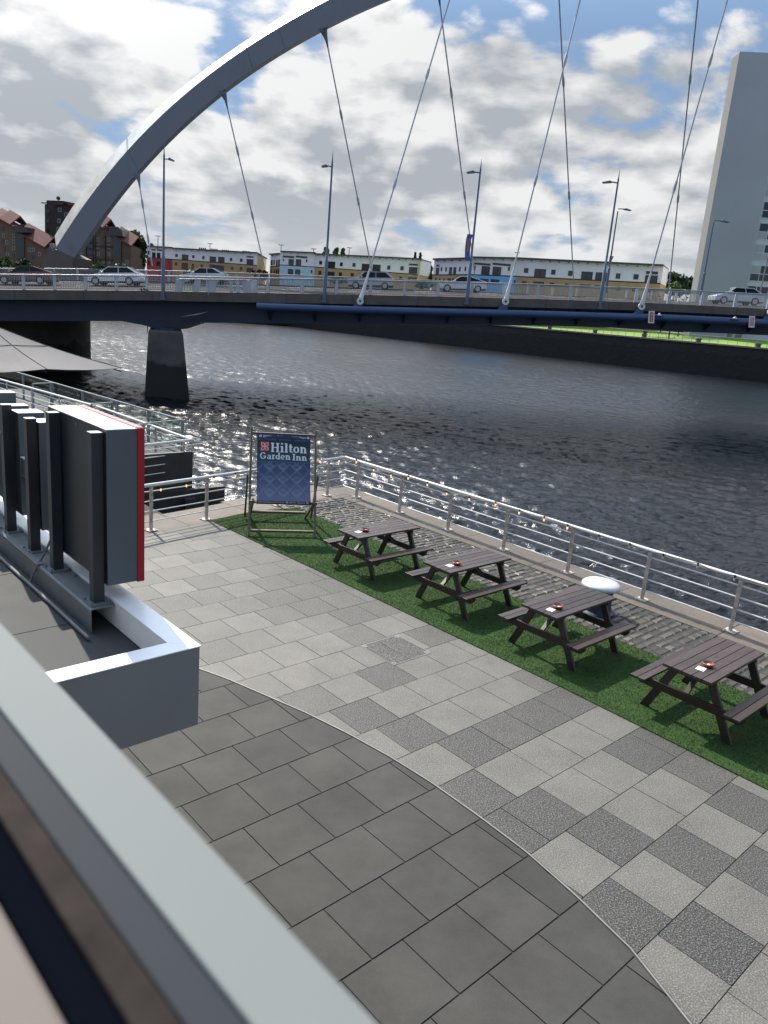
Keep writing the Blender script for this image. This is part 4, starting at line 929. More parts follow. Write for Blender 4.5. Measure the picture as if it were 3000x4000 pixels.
def tide(m, zt, col):
    t = m.node_tree; b = t.nodes['Principled BSDF']; src = b.inputs['Base Color'].links[0].from_socket
    g = t.nodes.new('ShaderNodeNewGeometry'); sx = t.nodes.new('ShaderNodeSeparateXYZ'); t.links.new(g.outputs['Position'], sx.inputs[0])
    nz = t.nodes.new('ShaderNodeTexNoise'); nz.inputs['Scale'].default_value = .8; nz.inputs['Detail'].default_value = 6; t.links.new(g.outputs['Position'], nz.inputs['Vector'])
    ad = t.nodes.new('ShaderNodeMath'); ad.operation = 'MULTIPLY_ADD'; t.links.new(nz.outputs[0], ad.inputs[0]); ad.inputs[1].default_value = -2.2; t.links.new(sx.outputs[2], ad.inputs[2])
    mr = t.nodes.new('ShaderNodeMapRange'); mr.inputs[1].default_value = zt-1.25; mr.inputs[2].default_value = zt-.95; t.links.new(ad.outputs[0], mr.inputs[0])
    mx = t.nodes.new('ShaderNodeMix'); mx.data_type = 'RGBA'; t.links.new(mr.outputs[0], mx.inputs[0]); mx.inputs[6].default_value = (*col, 1); t.links.new(src, mx.inputs[7]); t.links.new(mx.outputs[2], b.inputs['Base Color'])
tide(m_pier, -.4, (.012, .012, .010)); tide(m_far, 1.8, (.005, .006, .005)); tide(m_wallst, -1.2, (.010, .012, .008))
m_found = mat('arch_foundation', (.075, .065, .062), .7, col2=(.11, .095, .09), vscale=.2)
br = thing('arch_bridge', 'road bridge over the river with a silver arch, steel hangers and blue edge tube', 'bridge', (0, 60, 5))
def loft(q, secs, mi=0, cap=True):
    n = len(secs[0]); o = len(q.v)
    for s in secs: q.v += [tuple(p) for p in s]
    for i in range(len(secs)-1):
        for k in range(n): q.f.append((o+i*n+k, o+i*n+(k+1) % n, o+(i+1)*n+(k+1) % n, o+(i+1)*n+k)); q.m.append(mi); q.c.append(None)
    if cap: q.f.append(tuple(o+k for k in range(n))[::-1]); q.f.append(tuple(o+(len(secs)-1)*n+k for k in range(n))); q.m += [mi, mi]; q.c += [None, None]
def sweep(w0, w1, z0, z1, m, name, xs=XS, parent=None, nw=4):
    q = MB(); secs = []
    for X in xs:
        top = [DP(X, w0+(w1-w0)*j/nw, z1) for j in range(nw+1)]; bot = [DP(X, w0+(w1-w0)*j/nw, z0) for j in range(nw+1)][::-1]; secs.append(top+bot)
    loft(q, secs); return build(name, q, m, parent or br)
def drop(X): return lerp_tab([(-40, .70), (0, .69), (27, .56), (45, .54)], X)
sweep(.14, .86, -.40, -.10, m_asph, 'road_surface'); sweep(.02, .1395, -.40, .02, m_foot, 'footway'); sweep(.8605, .985, -.40, .02, m_foot, 'footway')
q = MB(); secs = [[DP(X, -.012, 0), DP(X, .0195, 0), DP(X, .0195, -drop(X)), DP(X, -.012, -drop(X))] for X in XS]; loft(q, secs); build('edge_beam', q, m_conc, br)
q = MB(); secs = [[DP(X, .9855, 0), DP(X, 1.01, 0), DP(X, 1.01, -drop(X)), DP(X, .9855, -drop(X))] for X in XS]; loft(q, secs); build('edge_beam', q, m_conc, br)
q = MB()
for X in np.arange(XL+1.1, XR, 4.9): p = DP(X, -.0125); q.box(p.x-.012, p.x+.012, p.y-.006, p.y+.01, p.z-drop(X)+.01, p.z-.01)
build('edge_joints', q, m_blued, br)
for w in (.30, .5, .7):
    for X in np.arange(XL+1, XR-2, 5.5): q = MB(); a, b = DP(X, w, -.094), DP(X+2.6, w, -.094); q.prism([a, b, b+Vector((0, .12, .008)), a+Vector((0, .12, .008))], (0, 0, .004)); build('lane_marking', q, m_white, br)
GB = [(-700, 1250), (0, 1254), (477, 1254), (560, 1270), (613, 1286), (690, 1287), (740, 1260), (1100, 1263), (1700, 1268), (2000, 1270), (2250, 1274), (2450, 1281), (2700, 1296), (2900, 1304), (3100, 1313), (3500, 1335)]
gp_ = [at(x, y, YN(x)+1.2) for x, y in GB]; tgb = [(p.x, p.z) for p in gp_]
GX = sorted(set(XS+[p.x for p in gp_ if XL < p.x < XR])); q = MB(); secs = []
for X in GX:
    a = DP(X, .057, 0); b = DP(X, .92, 0); zb = lerp_tab(tgb, X); zt = a.z-drop(X)+.1
    secs.append([Vector((X, a.y, zt)), Vector((X, b.y, b.z-.42)), Vector((X, b.y-2, zb+.9)), Vector((X, a.y+3, zb-.05 if X > -8 else zb)), Vector((X, a.y, zb))])
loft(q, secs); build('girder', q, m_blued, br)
q = MB()
for X in np.arange(-10, XR-1, 3.4):
    a = DP(X, -.035, -drop(X)-.15); b = DP(X, .06, -drop(X)-.15); zb = lerp_tab(tgb, X)
    q = MB(); q.prism([a+Vector((0, 0, -.25)), b, Vector((X, b.y, max(zb+.1, b.z-1.3)))], (.12, 0, 0)); build('cantilever_bracket', q, m_blued, br)
# sunlit haunch bracket above the pier: its light painted as pale metal
q = MB(); a, b, c = at(703, 1238, 57.6), at(815, 1218, 57.6), at(790, 1225, 57.6); q.prism([at(700, 1238, 57.6), at(815, 1217, 57.6), at(770, 1230, 57.6)], (0, .8, 0)); build('haunch_plate', q, m_railg, br)
# blue edge tube
q = MB(); tp_ = []
for (x, y) in [(1003, 1197), (1342, 1209), (1700, 1218), (2056, 1226), (2446, 1238), (2583, 1241), (2912, 1257), (3100, 1267), (3500, 1290)]:
    tp_.append(at(x, y, YN(x)-.55))
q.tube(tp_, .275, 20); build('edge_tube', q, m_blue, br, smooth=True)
ttz = [(p.x, p.z) for p in tp_]
# pier
q = MB(); pf = [at(579, 1293, 57.2), at(586, 1289, 57.2), at(706, 1296, 57.2), at(715, 1303, 57.2)]; pb = [G(748, 1563, -2.95), G(555, 1552, -2.95)]
pb = [Vector((p.x, 56.7, -3.6)) for p in pb]; q.prism(pf+pb, (-17/57*9, 9, 0)); build('river_pier', q, m_pier, br, bevel=.12)
q = MB(); a, b = at(632, 1286, 58.2), at(683, 1294, 58.2); q.box(a.x, b.x, 57.9, 59.5, b.z-.05, a.z+.12); build('bearing', q, m_blued, br)
q = MB(); p0 = at(577, 1262, 57.6); q.tube([p0, p0+Vector((0, 0, -.45)), p0+Vector((-.06, 0, -.75))], .03, 6); build('drain_pipe', q, m_blued, br)
q = MB(); nose = []
xr = at(318, 1350, 70).x
for a in np.linspace(-90, 90, 13): nose.append((xr-4+4*math.cos(rad(a)), 71+5*math.sin(rad(a))))
q.prism([Vector((-75, 66, -4)), *[Vector((x, y, -4)) for x, y in nose], Vector((-75, 76, -4))], (0, 0, 6.7)); build('arch_pier', q, m_pier, br, smooth=True)
# arch
PF, PN = np.array([-36., 84.]), np.array([52., 46.]); dA = PN-PF; LA = np.hypot(*dA); dA /= LA; nA = np.array([-dA[1], dA[0]])
def aplane(px, py, off=0.):
    r = M3 @ np.array([(px-1500)/FPX, (py-2000)/FPX, 1.]); t = (nA@PF+off)/(nA@r[:2]); q_ = r*t; return float((q_[:2]-PF)@dA), float(q_[2]+EYE)
def A3(s, z, off): p = PF+dA*s+nA*off; return Vector((p[0], p[1], z))
cA = lambda p: (p[0]/1.659, p[1]/1.659); cB = lambda p: (600+p[0]/1.659, p[1]/1.659)
OUT = [cA(p) for p in [(335, 1575), (400, 1450), (470, 1330), (560, 1200), (660, 1075), (770, 955), (880, 850)]]+[cB(p) for p in [(0, 725), (200, 560), (400, 400), (600, 250), (780, 140), (900, 60), (1010, 0)]]
RID = [cA(p) for p in [(365, 1612), (460, 1440), (550, 1310), (660, 1175), (780, 1025), (850, 950)]]+[cB(p) for p in [(0, 805), (200, 620), (400, 450), (620, 295), (800, 180), (950, 95), (1140, 0)]]
LOW = [cA(p) for p in [(485, 1668), (560, 1540), (650, 1420), (750, 1290), (865, 1145), (925, 1060)]]+[cB(p) for p in [(0, 995), (200, 810), (420, 615), (560, 500), (690, 415), (850, 305), (1080, 195), (1250, 115), (1400, 50), (1530, 0)]]
AW = 1.15; SM = 55.
def efit(pts, off):
    d = np.array([aplane(x, y, off) for x, y in pts]); co = np.polyfit(d[:, 0], d[:, 1], 3); se = d[-1, 0]
    ze, ke = np.polyval(co, se), np.polyval(np.polyder(co), se); c_ = ke/(2*(SM-se)); zp = ze+c_*(SM-se)**2; print('arch', se, ze, ke, zp)
    def f(s):
        if s > SM: s = 2*SM-s
        return float(np.polyval(co, s)) if s < se else float(zp-c_*(SM-s)**2)
    return f
fO, fR, fL = efit(OUT, 0), efit(RID, -AW), efit(LOW, -AW)
def hit(f, s0, z0, nx_, nz_, sign):
    best = None
    for t in np.linspace(0, 5, 501):
        s, z = s0+nx_*t*sign, z0+nz_*t*sign; e = abs(f(s)-z)
        if best is None or e < best[0]: best = (e, s, z)
    return best[1], best[2]
secs = []; low_pts = []
for s in np.linspace(-.1, 2*SM+.1, 90):
    z = fR(s); dz = (fR(s+.1)-fR(s-.1))/.2; l = math.hypot(1, dz); nx_, nz_ = -dz/l, 1/l
    so, zo = hit(fO, s, z, nx_, nz_, 1); sl, zl = hit(fL, s, z, nx_, nz_, -1); secs.append((A3(s, z, -AW), A3(so, zo, 0), A3(s, z, AW), A3(sl+(s-sl)*.5, zl+(z-zl)*.5, AW*.9), A3(sl, zl, -AW*.98)))
q = MB(); n = 5; o = 0
for s in secs: q.v += [tuple(p) for p in s]
for i in range(len(secs)-1):
    for k in range(5):
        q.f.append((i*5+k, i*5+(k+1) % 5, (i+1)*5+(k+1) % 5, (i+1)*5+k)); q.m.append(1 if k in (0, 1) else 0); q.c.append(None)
q.f += [(4, 3, 2, 1, 0), tuple((len(secs)-1)*5+k for k in range(5))]; q.m += [0, 0]; q.c += [None, None]
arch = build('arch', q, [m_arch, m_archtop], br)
m_seam = mat('arch_weld_seam', (.14, .15, .17), .6)
for px_, py_ in ((497, 588), (962, 178), (1088, 110)):
    sj, zj = aplane(px_, py_, -AW); dz = (fR(sj+.1)-fR(sj-.1))/.2; l = math.hypot(1, dz); nx_, nz_ = -dz/l, 1/l; zj = fR(sj)
    so, zo = hit(fO, sj, zj, nx_, nz_, 1); sl, zl = hit(fL, sj, zj, nx_, nz_, -1)
    q = MB(); q.bar(A3(sj, zj, -AW-.012), A3(sl, zl, -AW-.012), .05, .02, up=tuple(nA)+(0,)); q.bar(A3(sj, zj, -AW-.012), A3(so, zo+.01, -.02), .05, .03); build('weld_seam', q, m_seam, arch)
q = MB()
for k in range(14):
    a = k*2.4; r_ = .12+.035*k; s0_, z0_ = aplane(277, 968, -AW); q.prism([A3(s0_+r_*math.cos(a)+dx, z0_+r_*math.sin(a)+dz_, -AW-.02) for dx, dz_ in ((0, 0), (.09, 0), (.09, .05), (0, .05))], tuple(nA*.01)+(0,))
build('paint_scars', q, m_seam, arch)
bs = [aplane(*p, -AW*1.0) for p in ((201, 949), (218, 974), (290, 1008), (266, 1050), (135, 1050))]
q = MB(); pl = [bs[0], bs[1], bs[2], (bs[3][0]-.6, -1.), (bs[4][0]-3.2, -1.)]
q.prism([A3(s, z, -AW*1.12) for s, z in pl], tuple(nA*AW*2.24)+(0,)); build('arch_foundation', q, m_found, br)
q = MB(); a0_ = aplane(205, 955, -AW)
for k in range(5): q.bar(A3(a0_[0]-.1+.1*k, a0_[1]-.15*k, -AW*1.2), A3(a0_[0]-.1+.1*k, a0_[1]-.15*k, -AW*.9), .12, .1)
build('anchor_bolts', q, m_railw, br)
# hangers
def on_low(a, b):       # arch point whose picture falls on the line a-b
    best = None; ax, ay = a; bx_, by = b; l = math.hypot(bx_-ax, by-ay)
    for s in np.linspace(2, 2*SM-4, 900):
        P_ = A3(s, fL(s)+.05, -AW*.94); x, y = proj(P_); e = abs((x-ax)*(by-ay)-(y-ay)*(bx_-ax))/l
        if y < ay and (best is None or e < best[0]): best = (e, P_)
    return best[1]
D_ = 3000/1659.
def hanger(lo, up, r=.055, near=True):
    q = MB(); d = (up-lo); q.tube([lo+d.normalized()*.9, lo+d*.36], [r, r], 8); q.tube([lo+d*.36, lo+d*.7], r, 8); q.tube([lo+d*.7, up-d.normalized()*1.], r, 8)
    h = build('hanger', q, m_railw, br, smooth=True)
    dn = d.normalized()
    for f in (.36, .7):
        q = MB(); c = lo+d*f; q.tube([c-dn*.5, c-dn*.25, c+dn*.25, c+dn*.5], [r, r*1.9, r*1.9, r], 8); build('coupler', q, m_railw, h, smooth=True)
    side = Vector((1, 0, 0))
    if near:
        q = MB(); q.tube([lo+dn*.15, lo+dn*.5, lo+dn*1.5, lo+dn*2.6], [.19, .17, .10, r], 12); q.tube([lo+Vector((0, -.12, 0)), lo+Vector((0, .12, 0))], .26, 20); build('socket', q, m_white, h, smooth=True)
        q = MB(); q.tube([lo+Vector((0, -.13, 0)), lo+Vector((0, -.15, 0))], .09, 12); build('pin', q, m_blue, h)
        zt = lerp_tab(ttz, lo.x); q = MB(); q.prism([Vector((lo.x-.62, lo.y-.03, zt+.1)), Vector((lo.x+.22, lo.y-.03, zt+.1)), Vector((lo.x+.18, lo.y-.03, lo.z+.1)), Vector((lo.x-.12, lo.y-.03, lo.z+.12))], (0, .06, 0)); build('lug_plate', q, m_blue, h)
    q = MB(); q.tube([up-dn*1.5, up-dn*.7, up-dn*.2], [r, .13, .22], 10); q.prism([up-dn*.9+Vector((-.10, 0, 0)), up-dn*.9+Vector((.10, 0, 0)), up+Vector((.22, 0, .25)), up+Vector((-.45, 0, -.12))], (0, .12, 0)); build('arch_socket', q, m_arch, h, smooth=True, angle=30)
for lo2, l2 in (((1407, 1176), (1755, 0)), ((1975, 1178), (2269, 0)), ((2506, 1197), (2844, 0))):
    lo = at(lo2[0], lo2[1], YN(lo2[0])-.5); hanger(lo, on_low(lo2, l2), .056)
lo = at(3010, 1222, 60.5); hanger(lo, A3(2*SM-14, fL(2*SM-14), -AW*.94), .05)
for lo2, up2 in (((601, 1075), (535, 690)), ((1042, 1085), (870, 372)), ((1461, 1100), (1263, 125))):
    lo = at(lo2[0], lo2[1], YN(lo2[0])+20.4); s_, z_ = aplane(*up2, -AW); hanger(lo, A3(s_, fL(s_)+.05, -AW*.94), .058, False)
for lo2, l2 in (((1860, 1115), (1714, 0)), ((2242, 1135), (2184, 0)), ((2611, 1150), (2727, 0)), ((2963, 1172), (2998, 1012))):
    lo = at(lo2[0], lo2[1], YN(lo2[0])+20.4); hanger(lo, on_low(lo2, l2), .058, False)
# parapet railings of the bridge
def parapet(w, name, fins):
    pr_ = thing(name[0], name[1], 'railing', DP(-20, w), group=None)
    q = MB(); q.tube([DP(X, w, 1.05) for X in XS], .042, 8); build('top_rail', q, m_railg, pr_, smooth=True)
    q = MB(); q.tube([DP(X, w, .97) for X in XS], .022, 6); build('upper_bar', q, m_railg, pr_, smooth=True)
    X = XL+.9; k = 0
    while X < XR-2:
        step = 2.2 if X < -12 else 2.55
        fin = fins and X > -12.5
        p = DP(X, w); q = MB()
        if fin:
            q.prism([p+Vector((-.10, -.10, 0)), p+Vector((.16, -.10, 0)), p+Vector((.14, -.10, .55)), p+Vector((.10, -.10, 1.0)), p+Vector((-.06, -.10, 1.0)), p+Vector((-.10, -.10, .55))], (0, .035, 0))
            q.prism([p+Vector((-.05, -.06, 0)), p+Vector((-.05, .20, 0)), p+Vector((-.05, .08, 1.0)), p+Vector((-.05, -.06, 1.0))], (.1, 0, 0))
        else:
            q.box(p.x-.09, p.x-.03, p.y-.06, p.y+.06, p.z, p.z+1.02); q.box(p.x+.03, p.x+.09, p.y-.06, p.y+.06, p.z, p.z+1.02); q.box(p.x-.1, p.x+.1, p.y-.05, p.y+.05, p.z+.86, p.z+.93)
        build('post', q, m_railw, pr_)
        q = MB(); n = int((step-.2)/.115)
        for i in range(n):
            f = X+.15+(step-.28)*i/(n-1); c = DP(f, w); q.box(c.x-.015, c.x+.015, c.y-.009, c.y+.009, c.z+.09, c.z+.96)
        a, b = DP(X+.12, w, .09), DP(X+step-.12, w, .09); q.bar(a, b, .04, .04)
        build('bar_panel', q, m_railg, pr_)
        X += step; k += 1
parapet(.006, ('bridge_parapet', 'near-side bridge parapet with pale posts and thin upright bars'), True)
parapet(.99, ('bridge_parapet', 'far-side bridge parapet behind the cars, mostly seen as a pale rail line'), False)
# bowed refuge panels over the pier
rf = thing('parapet_bay', 'pale bowed bay of side plates and bars bulging from the parapet over the pier', 'parapet bay', at(800, 1137, 56.6))
fx = [697, 765, 826, 905, 967, 990]; cx_prev = None
for i, x in enumerate(fx):
    yb = 1139+(x-697)*.012; s = -1 if i < 3 else 1; lean = 20*s; Y0 = 56.75-(.45 if 0 < i < 5 else 0)
    w_ = [13, 12, 15, 6, 16, 17][i]
    a = [at(x-w_, yb+2, Y0), at(x+w_, yb+2, Y0), at(x+w_+(10 if s < 0 else -4), yb-48, Y0), at(x-w_+(10 if s < 0 else -8), yb-48, Y0), at(x-w_-3*(1 if s > 0 else 0), yb-24, Y0)]
    q = MB(); q.prism(a, (0, .05, 0)); build('fin_plate', q, m_railw, rf, bevel=.01)
q = MB(); tpl = [at(x, 1139-49+(x-697)*.012, 56.75-(.45 if 700 < x < 985 else 0)) for x in (700, 730, 770, 830, 905, 960, 985)]; q.tube(tpl, .04, 8); build('bay_rail', q, m_railg, rf, smooth=True)
q = MB()
for i in range(26):
    x = 712+i*10.2
    if min(abs(x-f) for f in fx) < 9: continue
    a = at(x, 1139-46+(x-697)*.012, 56.3); b = at(x, 1139-3, 56.3); q.bar(a, b, .02, .02)
build('bay_bars', q, m_railg, rf)
# low weeds at the deck joint
m_weed = mat('weed_leaf', (.05, .10, .03), .8, col2=(.10, .15, .05), vscale=5)
def tuft(cen_, rx, ry, rz, n, m, name, label, cat, leaf=.12, seed=1, parent=None):
    rg_ = random.Random(seed); q = MB()
    for _ in range(n):
        while True:
            p = Vector((rg_.uniform(-1, 1), rg_.uniform(-1, 1), rg_.uniform(-1, 1)))
            if p.length < 1: break
        if p.z < -.2 and rg_.random() < .5: continue
        c = Vector(cen_)+Vector((p.x*rx, p.y*ry, p.z*rz)); a = Vector((rg_.uniform(-1, 1), rg_.uniform(-1, 1), rg_.uniform(-1, 1))).normalized()*leaf; b = a.cross(Vector((rg_.uniform(-1, 1), rg_.uniform(-1, 1), rg_.uniform(-1, 1)))).normalized()*leaf*.6
        q.add([c-a, c+b, c+a, c-b], [(0, 1, 2, 3)], 0, rg_.random())
    return build(name, q, m, parent, label=label, cat=cat, org=None if parent else cen_)
tuft(at(560, 1132, 56.8), .35, .15, .12, 90, m_weed, 'weed_tuft', 'small green weed growing from the bridge edge left of the bowed parapet bay', 'weed', .06, 2)
tuft(at(770, 1146, 56.1), 1.0, .15, .08, 120, m_weed, 'weed_tuft', 'straggling green weeds along the foot of the bowed parapet bay', 'weed', .05, 3)
# blue and red navigation boards and lamps on the tube
def board(x0, y0, x1, y1, label, kind):
    Yb = YN(x0)-.95; t = thing('navigation_board', label, 'sign', at((x0+x1)/2, y1, Yb))
    c = [at(x0+1, y0, Yb), at(x1+1, y0+1, Yb), at(x1-2, y1+1, Yb), at(x0-2, y1, Yb)]; q = MB(); q.prism(c, (0, .06, 0)); build('panel', q, m_white, t)
    ce = sum(c, Vector())/4; lp = lambda f, g: (c[0].lerp(c[1], f)).lerp(c[3].lerp(c[2], f), g)+Vector((0, -.012, 0))
    q = MB()
    if kind: 
        q.prism([lp(.2, .12), lp(.8, .12), lp(.8, .88), lp(.2, .88)], (0, .01, 0)); 
        for (f0, f1, g0, g1) in ((.36, .44, .2, .42), (.58, .66, .2, .42), (.36, .66, .29, .34), (.36, .66, .52, .57), (.48, .54, .52, .75), (.36, .66, .72, .77)): q.prism([p+Vector((0, -.01, 0)) for p in (lp(f0, g0), lp(f1, g0), lp(f1, g1), lp(f0, g1))], (0, .008, 0), 1)
    else:
        for f in (.22, .45, .68): q.prism([lp(f, .12), lp(f+.1, .12), lp(f+.1, .86), lp(f, .86)], (0, .01, 0))
    build('marking', q, [mat('signal_red', (.50, .03, .03), .5), m_white], t)
    q = MB(); q.bar(ce+Vector((-.5, .3, 0)), ce+Vector((.5, .3, 0)), .04, .04); q.bar(ce, ce+Vector((0, .5, 0)), .06, .06); build('bracket', q, m_blued, t)
board(2534, 1214, 2557, 1262, 'white framed navigation board with red panel fixed to the blue tube', 1)
board(2927, 1234, 2949, 1279, 'white navigation board with three red upright bars fixed to the blue tube', 0)
for i, (x, y, wh) in enumerate(((2576, 1230, 'beside the red navigation board'), (2871, 1243, 'left of the three-bar navigation board'))):
    Yb = YN(x)-.9; t = thing('navigation_lamp', 'small pale lamp on the blue tube '+wh, 'lamp', at(x, y, Yb)); p = at(x, y, Yb)
    q = MB(); q.lathe([(.16, -.06), (.15, .02), (.06, .10), (.05, .16)], p, 12); build('shade', q, m_railw, t, smooth=True)
    q = MB(); q.box(p.x-.28, p.x+.25, p.y-.05, p.y+.35, p.z-.14, p.z-.07); build('bracket', q, m_blued, t)
# lamp posts on the bridge
m_post = mat('lamp_post_blue_grey', (.10, .135, .19), .45, .2, var=.1)
def lamp(bx_, by, tx, ty, Y, side, lumdy, label, arm=.9, spike=True):
    b = at(bx_, by, Y); z1 = at(tx, ty, Y).z; t = thing('lamp_post', label, 'street lamp', b, group='tall lamp posts on the bridge'); H = z1-b.z
    q = MB(); q.tube([b, b+Vector((0, 0, H*.28)), b+Vector((0, 0, H*.285)), b+Vector((0, 0, H*.93))], [.14, .13, .09, .065], 12); build('pole', q, m_post, t, smooth=True)
    if spike: q = MB(); q.tube([b+Vector((0, 0, H*.93)), b+Vector((0, 0, H))], [.05, .008], 8); build('spike', q, m_post, t, smooth=True)
    h = b+Vector((0, 0, H-lumdy)); s = side
    q = MB(); q.tube([h+Vector((0, 0, -.02)), h+Vector((s*arm*.4, 0, .02)), h+Vector((s*arm*.5, 0, 0))], [.05, .05, .08], 8)
    q.prism([h+Vector((s*arm*.4, -.14, -.05)), h+Vector((s*arm*.55, -.14, .10)), h+Vector((s*arm*1.05, -.14, -.05)), h+Vector((s*arm*.95, -.14, -.13))], (0, .28, 0)); build('lamp_head', q, m_post, t)
    q = MB(); q.box(b.x-.2, b.x+.2, b.y-.15, b.y+.15, b.z-.1, b.z+.05); q.box(b.x-.12, b.x+.12, b.y-.17, b.y+.12, b.z+.1, b.z+.45); build('base', q, m_post, t)
    return b, H
lamp(637, 1166, 642, 560, YN(637)-.25, 1, 1.0, 'tall blue-grey lamp post on the bridge above the pier, leftmost one', .7)
lamp(1266, 1176, 1297, 588, YN(1266)-.25, -1, 1.05, 'tall lamp post on the bridge between the bowed bay and the silver hatchback', .75)
b3, H3 = lamp(1822, 1184, 1887, 620, YN(1822)-.25, -1, .95, 'tall lamp post on the bridge carrying a blue banner', .95)
lamp(2341, 1202, 2425, 660, YN(2341)-.25, -1, .95, 'tall lamp post on the near side of the bridge just left of the slim one', 1.1)
b4, H4 = lamp(2366, 1140, 2409, 800, YN(2366)+20.5, 1, .35, 'slimmer lamp post on the far side of the bridge with a small torn banner', 1.3, False)
lamp(2737, 1150, 2787, 846, YN(2737)+20.5, 1, .35, 'slimmer lamp post in front of the blank tower wall', 1.5, False)
m_banb = mat('banner_blue', (.06, .13, .30), .7); m_banr = mat('banner_red', (.55, .16, .14), .7)
t = thing('street_banner', 'narrow blue banner hung on a bridge lamp post', 'banner', at(1841, 1018, b3.y))
q = MB(); bb = [at(1817+dx, 915+k*17, b3.y-.02) for k, dx in enumerate((9, 4, 2, 0, -1, -1, 0))]; cc = [p+Vector((.38+.06*(k == 0), .0, .0)) for k, p in enumerate(bb)]
q.add(bb+cc, [(k, k+1, 8+k, 7+k) for k in range(6)]); q.add([p+Vector((0, .02, 0)) for p in bb+cc], [(k, 7+k, 8+k, k+1) for k in range(6)]); build('cloth', q, m_banb, t)
q = MB(); [q.bar(p+Vector((-.05, 0, 0)), Vector((b3.x, b3.y, p.z)), .03, .03) for p in (bb[0], bb[-1])]; build('arm', q, m_post, t)
q = MB(); q.prism([bb[1].lerp(cc[1], .3)+Vector((0, -.01, 0)), bb[1].lerp(cc[1], .7)+Vector((0, -.01, 0)), bb[4].lerp(cc[4], .6)+Vector((0, -.01, 0)), bb[4].lerp(cc[4], .3)+Vector((0, -.01, 0))], (0, .004, 0)); build('motif', q, m_banr, t)
t = thing('street_banner', 'small torn red and white banner on the slimmer far lamp post', 'banner', at(2385, 1030, b4.y)); p = at(2382, 1000, b4.y)
q = MB(); q.prism([p, p+Vector((.42, 0, .02)), p+Vector((.12, 0, -.9)), p+Vector((-.02, 0, -.85))], (0, .02, 0)); build('cloth', q, m_banr, t)

